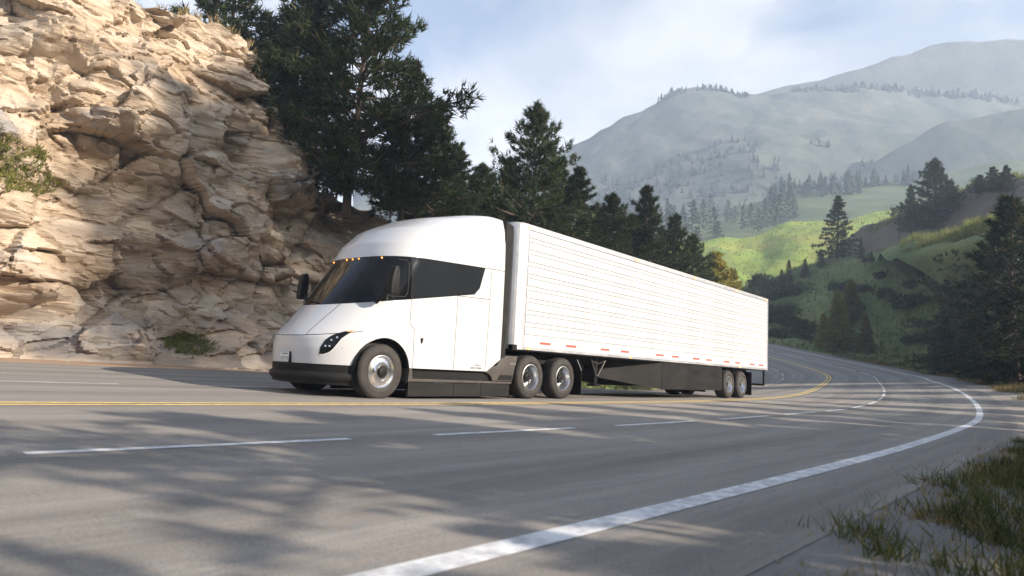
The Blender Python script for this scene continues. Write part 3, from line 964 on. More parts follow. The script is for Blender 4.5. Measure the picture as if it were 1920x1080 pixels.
P3 = [(742, 268, 29.5, 7.0, 2, 0.9, 'dark pine crown low over the middle of the cab roof'),
      (822, 215, 34, 6.4, 2, 0.95, 'half hidden pine right behind the shorter leaning pine over the cab'),
      (905, 312, 37, 6.0, 0, 1.2, 'ragged low pine above the rear edge of the cab roof'),
      (520, 60, 36, 8.2, 2, 1.0, 'bluish pine set back between the two left pines over the rock wall'),
      (1050, 300, 44, 5.4, 1, 1.0, 'pine set back right of the feathery topped pine'),
      (1120, 392, 47, 5.2, 0, 1.2, 'low wide pine filling the dark row above the trailer'),
      (1186, 410, 48, 5.0, 2, 1.2, 'low wide pine left of the pointed pine above the trailer'),
      (1243, 432, 50, 4.8, 1, 1.2, 'low wide pine right of the pointed pine above the trailer')]
for i, (px, py, d, bz, v, wd_, lb) in enumerate(P3):
    put('pine_tree', PINE[v], px, py, d, bz, 13, lb, 'tree', 'dark pines on the bank behind the truck', i * 1.1 + 0.2, wd_)
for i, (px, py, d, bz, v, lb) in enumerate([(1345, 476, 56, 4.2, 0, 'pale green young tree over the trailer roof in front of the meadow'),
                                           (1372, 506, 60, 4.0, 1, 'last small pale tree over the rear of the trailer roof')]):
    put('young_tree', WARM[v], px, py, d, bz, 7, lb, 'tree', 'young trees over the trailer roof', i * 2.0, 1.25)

# conifers on and below the hillside at the right
def on_hill(kind, meshes, px, py, h, h0, label, cat='tree', group=None, rz=0.0, wide=1.0, hill=None, parts=('trunk', 'crown'), sink=0.15):
    hill = hill or HILL
    x, t = hill.near_px(px, py)
    p = hill.pt(x, t)
    s = h / h0
    return plant(kind, meshes, (p.x, p.y, p.z - sink), rz, (s * wide, s * wide, s), label, cat, group, parts)


def ht(px0, py0, py1, hill=None):
    """height in metres of something standing on the hill at (px0, py0) whose tip is at row py1"""
    hill = hill or HILL
    x, t = hill.near_px(px0, py0)
    p = hill.pt(x, t)
    d = (p - CAM).dot(FWD)
    return (py0 - py1) / FPX * d


HT = [(1570, 484, 364, 0, 1.15, 'fir_tree', FIR, 'big dark fir standing on the hill crest against the sunny meadow'),
      (1478, 530, 485, 1, 1.1, 'fir_tree', FIR, 'leftmost small dark fir on the hill crest above the trailer end'),
      (1466, 545, 505, 2, 0.9, 'fir_tree', FIR, 'lowest tiny fir at the left tip of the hill crest'),
      (1507, 520, 484, 0, 1.1, 'fir_tree', FIR, 'small dark fir second from the left on the hill crest'),
      (1538, 500, 464, 2, 0.9, 'fir_tree', FIR, 'small dark fir close left of the big fir on the crest'),
      (1616, 485, 448, 1, 0.9, 'fir_tree', FIR, 'dark little fir right of the big fir on the crest'),
      (1757, 440, 298, 2, 1.0, 'pine_tree', PINE, 'tall layered pine towering above the lit upper grass terrace', 1),
      (1706, 445, 345, 1, 0.75, 'pine_tree', PINE, 'hazy slimmer pine left of the tall layered pine', 1),
      (1786, 395, 338, 0, 0.8, 'pine_tree', PINE, 'small pine nestled right against the tall layered pine', 1),
      (1838, 365, 328, 2, 1.3, 'pine_tree', PINE, 'small pine left of the pair on the upper terrace', 1),
      (1866, 362, 312, 0, 1.2, 'pine_tree', PINE, 'left pine of the close pair on the upper terrace', 1),
      (1890, 362, 307, 1, 1.2, 'pine_tree', PINE, 'right pine of the close pair on the upper terrace', 1)]
for i, (px, p0, p1, v, wd_, nm, lib, lb, *up) in enumerate(HT):
    hl_ = UPPER if up else HILL
    on_hill(nm, lib[v], px, p0, ht(px, p0, p1, hl_), 13 if lib is PINE else 10, lb, 'tree', 'conifers along the hill crest', i * 1.7, wd_, hl_)
on_hill('pine_tree', UMB, 1688, 462, ht(1688, 462, 384, UPPER), 11, 'thin pine with a flat topped crown at the left of the dark bank', 'tree', 'conifers along the hill crest', 0.4, 0.8, UPPER)
WT = [(1571, 656, 546, 0, 0.9, 'largest yellow green fir with sunlight put into its needle colour at the roadside bend'),
      (1545, 652, 588, 1, 0.9, 'small yellow green fir left of the largest sun tinted one'),
      (1622, 664, 590, 1, 0.9, 'small sun tinted fir right of the largest one at the bend'),
      (1598, 600, 520, 0, 1.0, 'green fir standing uphill behind the sun tinted firs')]
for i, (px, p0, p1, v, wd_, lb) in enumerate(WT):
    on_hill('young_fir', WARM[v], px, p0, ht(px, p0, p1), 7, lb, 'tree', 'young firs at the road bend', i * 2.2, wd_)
BT = [(1905, 748, 372, 2, 1.1, 'fir_tree', FIR, 'huge dark fir at the right edge of the picture beside the gravel'),
      (1838, 730, 590, 0, 1.15, 'fir_tree', FIR, 'middle sized dark fir in front left of the huge fir'),
      (1885, 760, 545, 1, 1.0, 'fir_tree', FIR, 'slim dark fir before the trunk of the huge fir'),
      (1770, 705, 600, 2, 1.2, 'fir_tree', FIR, 'bushy dark fir by the dry grass at the road edge'),
      (1800, 640, 470, 1, 1.3, 'fir_tree', FIR, 'dark fir uphill behind the bushy roadside fir')]
for i, (px, p0, p1, v, wd_, nm, lib, lb) in enumerate(BT):
    on_hill(nm, lib[v], px, p0, ht(px, p0, p1), 10, lb, 'tree', 'dark firs at the right of the road', i * 1.1 + 0.3, wd_)

# bushes on the shaded hillside
rng = np.random.default_rng(77)
nb_ = 0
while nb_ < 105:
    x, t = rng.uniform(0.28, 0.98), rng.uniform(0.14, 0.97)
    p = HILL.pt(x, t)
    if t > 0.80: continue
    s = rng.uniform(0.6, 1.7)
    _d = (p - CAM).dot(FWD); _px = 960 + FPX * (p - CAM).dot(RIGHT) / _d
    if 1525 < _px < 1720 and t < 0.55: continue
    plant('bush', BUSH[nb_ % 3], (p.x, p.y, p.z - 0.15), rng.uniform(0, 6.28), (s, s, s * rng.uniform(0.7, 1.2)),
          'dark green bush growing on the shaded hillside right of the road bend', 'bush', 'bushes on the shaded hillside', ('stem', 'leaves'))
    nb_ += 1

# trees beside the road outside the frame at the right: they shade the road
ROADSIDE = [(-4.6, -15.0, 0.33, 0), (-2.9, -14.6, 0.27, 0), (-1.5, -14.6, 0.35, 0), (-0.2, -14.1, 0.36, 0), (1.2, -14.3, 0.36, 0), (3.0, -13.9, 0.34, 0), (5.2, -13.9, 0.36, 0), (-2.2, -15.2, 0.52, 1), (-0.2, -15.0, 0.49, 0), (1.8, -15.6, 0.52, 0), (4.0, -15.0, 0.50, 0), (6.4, -15.8, 0.53, 0), (8.8, -15.2, 0.50, 0), (11.5, -16.2, 0.52, 0),
            (14.6, -16.6, 0.54, 0), (18.6, -16.6, 0.56, 0), (23.4, -18.0, 0.60, 0), (29.0, -18.5, 0.62, 0), (35.5, -19.0, 0.66, 0), (41.0, -18.5, 0.66, 0), (2.5, -19.0, 0.58, 0), (6.4, -19.2, 0.56, 0), (10.4, -19.6, 0.58, 0)]
for i, (x, y, s, k) in enumerate(ROADSIDE):
    z = float(ground_z(np.array([x]), np.array([y]))[0])
    plant('pine_tree', UMB if k else PINE[i % 3], (x, y, z - 0.1), i * 2.3, s, 'roadside pine beyond the right edge of the view', 'tree', 'pines beside the road right of the view')
# unseen slope added behind the camera to carry pines that shade the rock wall
foot = [Vector((x, -24 - 8 * math.sin(x * 0.02), -0.3)) for x in (-70, -30, 0, 30, 60, 100, 150)]
crest = [Vector((x, -84 - 5 * math.sin(x * 0.03), 30)) for x in (-70, -30, 0, 30, 60, 100, 150)]
OPP = Hill('added_hill', foot, crest, [p + Vector((0, -60, -8)) for p in crest], M['hill'], 60, 30, ([0, 0.4, 1], [0, 0.3, 1]), 1.2, 0.06, 71, 4)
for i, (x, y, s) in enumerate([(37.5, -81.0, 0.86), (41.5, -80.0, 0.88), (45.0, -82.0, 0.90), (36.6, -84.0, 0.95), (40.0, -83.5, 0.98), (43.4, -80.5, 0.86)]):
    plant('pine_tree', TALLP, (x, y, 28.6 - (1.5 if i == 3 else 0)), i * 2.0, s, 'unseen tall pine placed behind the camera to shade the rock wall', 'tree', 'unseen pines shading the rock wall')

# hazy conifers at the far edge of the meadow: singles
FT = [(1285, 440, 400), (1297, 445, 375), (1318, 430, 372), (1338, 440, 385), (1345, 455, 412), (1392, 432, 385), (1408, 428, 378), (1420, 436, 392), (1434, 426, 368), (1449, 424, 372),
      (1462, 420, 360), (1478, 414, 352), (1492, 408, 362), (1262, 436, 380), (1250, 430, 372), (1362, 420, 375), (1376, 418, 384), (1505, 372, 340), (1520, 368, 345), (1310, 470, 420),
      (1240, 440, 385), (1226, 436, 376), (1330, 415, 365), (1445, 405, 352), (1640, 345, 322)]
for i, (px, p0, p1) in enumerate(FT):
    on_hill('hazy_conifer', FARP[i % 3], px, p0, ht(px, p0, p1, SLOPE), 11, 'hazy bluish conifer in the loose groups beyond the sunny meadow', 'tree', 'hazy conifers beyond the meadow', i * 1.3, 1.0, SLOPE)


def far_forest(name, hill, n, seed, h, xr, tr, label, clump=0.0, power=1.0):
    """small ragged cones joined into one mass of far trees"""
    rng = np.random.default_rng(seed)
    V, F = [], []
    X = rng.uniform(*xr, n); T = tr[0] + (tr[1] - tr[0]) * rng.random(n) ** power
    base = hill.pts(X, T)
    if clump:
        keep = fbm(base * 0.02, 3, seed) > clump - 1
        base = base[keep]
    n0 = 0
    for b in base:
        hh = h * rng.uniform(0.35, 1.35)
        r = hh * rng.uniform(0.2, 0.32)
        for l in range(4):
            z0 = hh * (0.12 + 0.22 * l); z1 = min(hh, z0 + hh * 0.36)
            rr_ = r * (1 - 0.22 * l)
            a = np.linspace(0, 2 * np.pi, 7)[:-1] + rng.random()
            ring = np.stack([np.cos(a) * rr_ * rng.uniform(0.6, 1.2, 6), np.sin(a) * rr_ * rng.uniform(0.6, 1.2, 6), np.full(6, z0) + rng.normal(0, 0.03 * hh, 6)], 1)
            V.append(np.concatenate([ring + b, [b + [0, 0, z1]]]))
            F += [(n0 + q, n0 + (q + 1) % 6, n0 + 6) for q in range(6)]
            n0 += 7
    me = arr_mesh(name, np.concatenate(V), np.array(F), M['far_pine'])
    tag(obj(name, me), label, 'forest', kind='stuff')


far_forest('ridge_forest', MOUNT, 420, 7, 5.5, (0.29, 0.62), (0.955, 1.0), 'thin row of tiny conifers along the hazy mountain skyline', 0.75)
far_forest('mountain_forest', MOUNT, 1500, 8, 6.0, (0.15, 0.70), (0.0, 0.55), 'bluish forest on the lower flank of the hazy mountain', 0.95)
far_forest('slope_forest', SLOPE, 300, 9, 9.0, (0.03, 0.47), (0.75, 1.0), 'hazy wood along the top of the slope behind the meadow', 0.9)


# grasses (nobody could count the blades)
def blades(name, P, h, w, leaf, label, cat='grass', lean=0.35, seed=0, k=6):
    rng = np.random.default_rng(seed)
    P = np.asarray(P)
    D = np.tile(np.array([[0, 0, 1.0]]), (len(P), 1))
    V = needles(rng, P, D, k, h, w, lean)
    return tag(obj(name, arr_mesh(name, V, np.arange(len(V)).reshape(-1, 3), M[leaf])), label, cat, kind='stuff')


rng = np.random.default_rng(5)


def verge_points(n, s0, s1, o0, o1, thr, seed, sc=0.5):
    s = rng.uniform(s0, s1, n); o = rng.uniform(o0, o1, n)
    P = road(s, o)
    keep = fbm(np.stack([P[:, 0] * sc, P[:, 1] * sc, 0 * s], 1), 3, seed) > thr
    P = P[keep]
    P[:, 2] = ground_z(P[:, 0], P[:, 1]) - 0.01
    return P


def clumps(n, s0, s1, o0, o1, per_, rad, seed, pow_=1.6):
    """blade roots gathered in clumps that get denser away from the road"""
    rg = np.random.default_rng(seed)
    s_ = rg.uniform(s0, s1, n); o_ = o0 + (o1 - o0) * rg.random(n) ** (1 / pow_)
    Q = np.repeat(road(s_, o_), per_, 0)
    r_ = np.repeat(rad * rg.uniform(0.5, 1.5, n), per_)
    Q[:, 0] += rg.normal(0, 1, len(Q)) * r_; Q[:, 1] += rg.normal(0, 1, len(Q)) * r_
    Q[:, 2] = np.maximum(ground_z(Q[:, 0], Q[:, 1]), -0.08) - 0.01
    return Q


blades('foreground_grass', clumps(600, -8.6, 9, -7.82, -10.7, 44, 0.13, 3, 1.75), 0.15, 0.008, 'grass', 'dark green and dry grass clumps in the shade at the lower right', seed=1, k=4, lean=0.45)
blades('corner_grass', clumps(150, -8.4, 2, -9.0, -10.8, 46, 0.12, 23, 1.4), 0.25, 0.011, 'grass', 'taller dark grass at the lower right corner close to the camera', seed=15, k=3, lean=0.3)
blades('foreground_dry_grass', clumps(640, -8.6, 10, -7.75, -10.7, 30, 0.18, 13, 1.5), 0.075, 0.006, 'dry', 'short matted dry grass at the lower right', seed=11, k=4, lean=0.9)


def pebbles(n, s0, s1, o0, o1):
    rg = np.random.default_rng(31)
    bm = bmesh.new(); bmesh.ops.create_icosphere(bm, subdivisions=1, radius=1.0)
    bv = np.array([v.co[:] for v in bm.verts]); bf = np.array([[v.index for v in f.verts] for f in bm.faces]); bm.free()
    s_ = rg.uniform(s0, s1, n); o_ = o0 + (o1 - o0) * rg.random(n) ** 0.8
    C = road(s_, o_); C[:, 2] = np.maximum(ground_z(C[:, 0], C[:, 1]), C[:, 2] - 0.06)
    r_ = 0.006 + 0.02 * rg.random(n) ** 4
    V = (bv[None] * (1 + 0.25 * rg.standard_normal((n, len(bv), 1)))) * r_[:, None, None] * np.array([1.2, 1, .7]) + C[:, None, :]
    F = bf[None] + (np.arange(n) * len(bv))[:, None, None]
    tag(obj('roadside_stones', arr_mesh('roadside_stones', V.reshape(-1, 3), F.reshape(-1, 3), M['rock_grey'])), 'loose small stones scattered along the outer road shoulder', 'gravel', kind='stuff')


pebbles(2600, -8.5, 14, -7.5, -10.2)
blades('verge_grass', clumps(420, 6, 30, -8.6, -14.0, 16, 0.18, 5), 0.24, 0.018, 'grass', 'grass tufts around the pale gravel beside the road', seed=9, k=4, lean=0.3)
blades('roadside_grass', verge_points(5200, 14, 70, -13.0, -8.7, -0.1, 4, 0.35), 0.30, 0.035, 'grass', 'green grass along the outer road edge under the hillside', seed=2)
blades('dry_roadside_grass', verge_points(4200, 26, 74, -10.4, -8.3, 0.0, 6, 0.3), 0.42, 0.05, 'dry', 'dry yellow grass beside the outer edge line of the bend', seed=3)
# tall lit grass on the two terraces of the hillside
def terrace(hill, n, x0, x1, t0, t1, thr, seed):
    X = rng.uniform(x0, x1, n); T = rng.uniform(t0, t1, n)
    return hill.pts(X, T)[fbm(np.stack([X * 40, T * 6, 0 * X], 1), 4, seed) > thr]


Q = np.concatenate([terrace(HILL, 4200, 0.22, 0.60, 0.9, 1.25, -0.15, 17), terrace(UPPER, 3600, 0.22, 0.74, 0.86, 1.25, -0.25, 18)])
blades('terrace_grass', Q, 0.62, 0.09, 'lush', 'tall yellow green grass on the sunlit terraces of the hillside', seed=4, k=5, lean=0.6)
Q = np.concatenate([terrace(HILL, 900, 0.22, 0.60, 0.92, 1.2, 0.1, 27), terrace(UPPER, 900, 0.22, 0.74, 0.9, 1.2, 0.1, 28)])
blades('terrace_weeds', Q, 1.1, 0.12, 'lush', 'taller weeds standing out of the terrace grass', seed=24, k=8, lean=0.4)
X = rng.uniform(0.25, 1.0, 1500); T = rng.uniform(0.1, 0.95, 1500)
keep = fbm(np.stack([X * 15, T * 4, 0 * X], 1), 3, 19) > 0.05
blades('slope_grass', HILL.pts(X, T)[keep], 0.7, 0.08, 'lush', 'lighter green tufts scattered over the shaded hillside', seed=14, k=7)
X = rng.uniform(0.2, 1.0, 5200); T = rng.uniform(0.02, 0.95, 5200)
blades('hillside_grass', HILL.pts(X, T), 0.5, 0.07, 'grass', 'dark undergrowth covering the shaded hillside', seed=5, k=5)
X = rng.uniform(0.0, 1.0, 6000); T = rng.uniform(0.1, 1.0, 6000)
blades('meadow_tufts', MEADOW.pts(X, T), 0.7, 0.22, 'lush', 'tufts of grass over the sunny meadow', seed=6, k=3)
X = rng.uniform(0.0, 1.0, 2600); T = rng.uniform(0.02, 1.0, 2600)
blades('bank_grass', BANK.pts(X, T), 0.5, 0.06, 'grass', 'undergrowth on the bank behind the trailer', seed=7)
# grass clinging to the rock wall
def cliff_patch(name, a0, a1, z0, z1, n, leaf, label, seed):
    rg = np.random.default_rng(seed)
    C = CLIFF[:298].reshape(-1, 3)
    k = C[(C[:, 0] > a0) & (C[:, 0] < a1) & (C[:, 2] > z0) & (C[:, 2] < z1)]
    ca, cz = (a0 + a1) / 2, (z0 + z1) / 2
    w = ((k[:, 0] - ca) / (a1 - a0) * 2) ** 2 + ((k[:, 2] - cz) / (z1 - z0) * 2) ** 2
    k = k[w + 0.5 * fbm(k * 1.5, 3, seed) < 0.8]
    q = k[rg.integers(0, len(k), n)] + rg.normal(0, 0.08, (n, 3))
    D = np.tile(np.array([[0, -0.7, 0.7]]), (n, 1))
    V = needles(rg, q, D, 6, 0.20, 0.028, 0.5)
    tag(obj(name, arr_mesh(name, V, np.arange(len(V)).reshape(-1, 3), M[leaf])), label, 'grass', kind='stuff')


cliff_patch('ledge_grass', -6.6, -1.4, 5.0, 6.7, 1500, 'lush', 'patch of green grass on a ledge at the left of the rock wall', 1)
cliff_patch('foot_grass', 1.6, 3.4, 0.5, 1.3, 420, 'lush', 'small bright grass tuft near the foot of the rock wall left of the truck', 2)
k = CLIFF[299:308, 220:410].reshape(-1, 3)
q = k[rng.integers(0, len(k), 900)]
blades('cliff_top_grass', q, 0.35, 0.045, 'dry', 'dry grass along the top edge of the rock wall', seed=8)


# ================================================================== tractor unit
TRUCK = thing('electric_truck', 'white streamlined electric truck cab with wraparound dark windscreen on the road', 'truck', (0, TY, 0))


def interp_s(z, xs, ys, k=0.05):
    """piecewise linear profile with softly rounded corners"""
    off = np.linspace(-k, k, 9)
    w = np.hanning(11)[1:-1]; w = w / w.sum()
    return sum(wi * np.interp(z + o, xs, ys) for o, wi in zip(off, w))


PZ = [0.15, 0.25, 0.60, 0.90, 1.10, 1.22, 1.72, 2.72, 2.80, 3.06, 3.42, 3.78, 3.98, 4.05, 4.10, 4.14]
PUN = [-1.16, -1.17, -1.235, -1.275, -1.265, -1.17, -0.72, 0.05, 0.075, 0.20, 0.55, 1.28, 2.05, 2.45, 2.85, 3.10]
PLC = [1.20, 1.20, 1.25, 1.28, 1.28, 1.25, 1.18, 0.92, 0.92, 0.95, 1.0, 1.0, 0.8, 0.5, 0.25, 0.1]
PPW = [2.6, 2.6, 2.35, 2.25, 2.2, 2.2, 2.2, 2.7, 2.7, 2.6, 2.5, 2.5, 2.6, 3, 3, 3]
PWD = [1.25, 1.27, 1.295, 1.30, 1.30, 1.30, 1.30, 1.29, 1.29, 1.285, 1.27, 1.24, 1.19, 1.14, 1.03, 0.80]
UREAR = 3.24


def shell_rows(Z):
    un = interp_s(Z, PZ, PUN, 0.045); lc = interp_s(Z, PZ, PLC, 0.06); pw_ = interp_s(Z, PZ, PPW, 0.06); wd_ = interp_s(Z, PZ, PWD, 0.05)
    ns, nc = 40, 44
    rows = []
    for k in range(len(Z)):
        uc = min(un[k] + lc[k], UREAR - 0.02)
        l = uc - un[k]
        us = np.linspace(UREAR, uc, ns)[:-1]
        phi = np.linspace(0, np.pi / 2, nc)
        e = 2 / pw_[k]
        cu = uc - l * np.abs(np.sin(phi)) ** e
        cyy = wd_[k] * np.abs(np.cos(phi)) ** e
        left = np.concatenate([np.stack([us, np.full(ns - 1, -wd_[k])], 1), np.stack([cu, -cyy], 1)])
        right = left[::-1][1:] * np.array([1, -1])
        pl = np.concatenate([left, right])
        rows.append(np.concatenate([pl, np.full((len(pl), 1), Z[k])], 1))
    return np.array(rows)


ZL = np.concatenate([np.linspace(0.25, 1.0, 18)[:-1], np.linspace(1.0, 1.35, 14)[:-1], np.linspace(1.35, 2.65, 26)[:-1], np.linspace(2.65, 3.1, 16)[:-1],
                     np.linspace(3.1, 3.85, 20)[:-1], np.linspace(3.85, 4.125, 22)])
SH = shell_rows(ZL)


def surf_pt(y, z):
    """point of the nose surface at lateral y and height z, with its normal"""
    def raw(yy, zz_):
        un = float(interp_s(np.array([zz_]), PZ, PUN, 0.045)[0]); lc = float(interp_s(np.array([zz_]), PZ, PLC, 0.06)[0])
        pw_ = float(interp_s(np.array([zz_]), PZ, PPW, 0.06)[0]); wd_ = float(interp_s(np.array([zz_]), PZ, PWD, 0.05)[0])
        r = min(abs(yy) / wd_, 0.9999)
        return Vector((un + lc - lc * (1 - r ** pw_) ** (1 / pw_), yy, zz_))
    p = raw(y, z)
    a = raw(y + 0.004, z) - raw(y - 0.004, z)
    b = raw(y, z + 0.004) - raw(y, z - 0.004)
    n = a.cross(b).normalized()
    if n.x > 0: n = -n
    return p, n


def bm_shell():
    bm = bmesh.new()
    nr_, nc_ = SH.shape[:2]
    vs = [[bm.verts.new(SH[i, j]) for j in range(nc_)] for i in range(nr_)]
    for i in range(nr_ - 1):
        for j in range(nc_ - 1):
            f = bm.faces.new((vs[i][j], vs[i][j + 1], vs[i + 1][j + 1], vs[i + 1][j]))
            f.smooth = True
    top = [vs[-1][j] for j in range(nc_)]
    bm.faces.new(top).smooth = True
    return bm


SHELL = bm_shell()


def cut(co, no, test=None):
    fs = [f for f in SHELL.faces if test is None or test(f.calc_center_median())]
    g = set(fs)
    for f in fs:
        g.update(f.verts); g.update(f.edges)
    bmesh.ops.bisect_plane(SHELL, geom=list(g), dist=1e-5, plane_co=co, plane_no=no)


def cut_line(p, q, test=None):
    """cut along the side-view line through p and q, each (x, z)"""
    d = Vector((q[0] - p[0], 0, q[1] - p[1]))
    cut((p[0], 0, p[1]), d.cross(Vector((0, 1, 0))).normalized(), test)


GZ0 = lambda u: 1.835 + 0.17 * u        # lower edge of the glass band
GZ1 = lambda u: 2.745 + 0.040 * u       # upper edge
cut_line((0, GZ0(0)), (1, GZ0(1)))
cut_line((0, GZ1(0)), (1, GZ1(1)))
cut((0, 0, 0.605), (0, 0, 1))
cut_line((2.41, 2.24), (2.60, 2.85), lambda c: c.x > 1.5)
cut_line((2.30, 2.226), (2.455, 2.38), lambda c: 1.9 < c.x and 1.9 < c.z < 2.8)
AC, AR = (0.0, 0.52), 0.625
arch_poly = [(AC[0] + AR * math.cos(t), AC[1] + AR * math.sin(t)) for t in np.linspace(0, math.pi, 19)]
for a, b in zip(arch_poly[:-1], arch_poly[1:]):
    cut_line(a, b, lambda c: abs(c.x) < 1.1 and c.z < 1.45 and abs(c.y) > 0.8)
cut((-AR + 0.02, 0, 0), (1, 0, 0), lambda c: -1 < c.x < -0.2 and c.z < 0.7 and abs(c.y) > 0.8)
# seams: two cuts 8 mm apart, the sliver between sits back and is dark
SEAMS = []


def seam(p, q, box, w=0.006):
    d = Vector((q[0] - p[0], q[1] - p[1])).normalized()
    n = Vector((-d.y, d.x))
    tst = lambda c: box[0] - .1 < c.x < box[1] + .1 and box[2] - .1 < c.z < box[3] + .1 and (len(box) < 5 or box[4](c))
    for s_ in (-w, w):
        cut_line((p[0] + n.x * s_, p[1] + n.y * s_), (q[0] + n.x * s_, q[1] + n.y * s_), tst)
    SEAMS.append((Vector(p), n, w, box))


side = lambda c: c.x > -0.05
seam((0.70, 0.60), (0.67, 1.36), (0.5, 0.9, 0.6, 1.36, side))
seam((0.67, 1.36), (0.55, 1.46), (0.5, 0.75, 1.36, 1.46, side))
seam((0.55, 1.46), (0.55, 2.75), (0.5, 0.6, 1.46, 2.76, side))
seam((1.80, 0.60), (1.80, 2.15), (1.7, 1.9, 0.6, 2.141, side))
seam((2.76, 0.60), (2.81, 2.85), (2.7, 2.9, 0.6, 2.858, side))
seam((1.80, 2.14), (2.81, 2.175), (1.8, 2.79, 2.1, 2.2, lambda c: c.x > 1.8))
seam((2.6, 2.849), (3.24, 2.862), (2.6, 3.24, 2.8, 2.9, lambda c: c.x > 2.5))
seam((-1.4, 1.075), (-0.55, 1.215), (-1.4, -0.45, 1.0, 1.3, lambda c: c.x < -0.2))
# hood edges, left and right
for sgn in (-1, 1):
    p0, _ = surf_pt(sgn * 0.62, 1.70)
    p1, _ = surf_pt(sgn * 0.50, 1.14)
    p2 = Vector((p0.x + 1, p0.y, p0.z + 0.3))
    no = (p1 - p0).cross(Vector((0.55, 0, 0.85))).normalized()
    tst = lambda c, s2=sgn: c.x < -0.3 and 1.05 < c.z < 1.85 and c.y * s2 > 0.2
    for s_ in (-0.004, 0.004):
        cut(p0 + no * s_, no, tst)
    SEAMS.append((p0, no, 0.004, tst))


def is_seam(c):
    for p, n, w, box in SEAMS:
        if callable(box):
            if box(c) and abs((c - p).dot(n)) < w and c.z > 1.10 and c.z < GZ0(c.x):
                return True
        elif box[0] <= c.x <= box[1] and box[2] <= c.z <= box[3] and (len(box) < 5 or box[4](c)):
            if abs((Vector((c.x, c.z)) - p).dot(n)) < w * 1.02:
                return True
    return False


def in_arch(c):
    if abs(c.y) < 0.8: return False
    if c.z > 0.52:
        return (c.x - AC[0]) ** 2 + (c.z - AC[1]) ** 2 < AR * AR * 0.998
    return c.x > -AR + 0.02


def glass_band(c):
    if not (GZ0(c.x) < c.z < GZ1(c.x)): return False
    if c.x > 2.41 + (c.z - 2.24) * 0.19 / 0.61: return False
    if (c.x - 2.30) * 0.154 - (c.z - 2.226) * 0.155 > 0 and c.x > 2.2: return False
    return True


def pillar_y(z):
    return 0.54 + 0.0 * z


def classify(c):
    if in_arch(c): return None
    if c.z < 0.605:
        return 'bumper' if c.x < 0 else None
    if c.x > 2.79 and c.z < 0.59 + (c.x - 2.79) * 0.64: return None
    if glass_band(c):
        if is_seam(c): return 'panel_gap'
        if c.x < 0.55:
            if abs(c.y) < 0.54: return 'windscreen'
            if abs(c.y) < 0.64: return 'pillar_l' if c.y < 0 else 'pillar_r'
            return 'side_window_l' if c.y < 0 else 'side_window_r'
        return 'rear_window_l' if c.y < 0 else 'rear_window_r'
    if is_seam(c): return 'panel_gap'
    if c.z > GZ1(c.x) and not (c.x > 2.6 and c.z < 2.86): return 'roof'
    if c.x > 0.5 and c.z < GZ0(c.x) + 0.02:
        fx = 0.70 - (c.z - 0.6) * 0.04 if c.z < 1.36 else (0.67 - (c.z - 1.36) * 1.2 if c.z < 1.46 else 0.55)
        if fx < c.x < 1.80: return 'door_l' if c.y < 0 else 'door_r'
    if c.x < -0.2 and c.z < GZ0(c.x):
        lim = 1.075 + (c.x + 1.4) * 0.1647
        if c.z < lim: return 'nose_panel'
        s_ = 1 if c.y > 0 else -1
        for p, n, w, box in SEAMS:
            if callable(box) and box(c) and p.y * c.y > 0:
                if (c - p).dot(n) * (Vector((p.x, 0, p.z)) - p).dot(n) > 0: return 'hood'
                return 'fender_l' if c.y < 0 else 'fender_r'
        if abs(c.y) < 0.45: return 'hood'
    if c.x < 0.7 and c.z < GZ0(c.x):
        return 'fender_l' if c.y < 0 else 'fender_r'
    if c.x > 2.785 + 0.0 * c.z: return 'rear_body_panel_l' if c.y < 0 else 'rear_body_panel_r'
    return 'body_side_l' if c.y < 0 else 'body_side_r'


# extra cuts so that the classes end on clean lines
for s_ in (-1, 1):
    for yy in (0.54, 0.64):
        cut((0, s_ * yy, 0), (0, 1, 0), lambda c: c.x < 0.6 and 1.6 < c.z < 2.85)
cut_line((2.79, 0.59), (3.24, 0.878), lambda c: c.x > 2.5 and c.z < 1.1)
SHELL.faces.ensure_lookup_table()
groups = {}
for f in SHELL.faces:
    c = f.calc_center_median()
    g = classify(c)
    if g:
        groups.setdefault(g, []).append(f)


def shell_part(key, name, material, shift=0.0, label=None):
    fs = groups.get(key)
    if not fs: return None
    bm = bmesh.new()
    mp = {}
    for f in fs:
        f2 = bm.faces.new([mp.setdefault(v, bm.verts.new(v.co)) if v not in mp else mp[v] for v in f.verts])
        f2.smooth = True
    bm.normal_update()
    # point the normals outwards
    flip = [f for f in bm.faces if f.normal.dot(f.calc_center_median() - Vector((1.6, 0, 2.2))) < 0]
    bmesh.ops.reverse_faces(bm, faces=flip)
    bm.normal_update()
    if shift:
        for v in bm.verts:
            v.co += v.normal * shift
    me = bpy.data.meshes.new(name)
    bm.to_mesh(me); bm.free()
    me.materials.append(material)
    return obj(name, me, TRUCK)


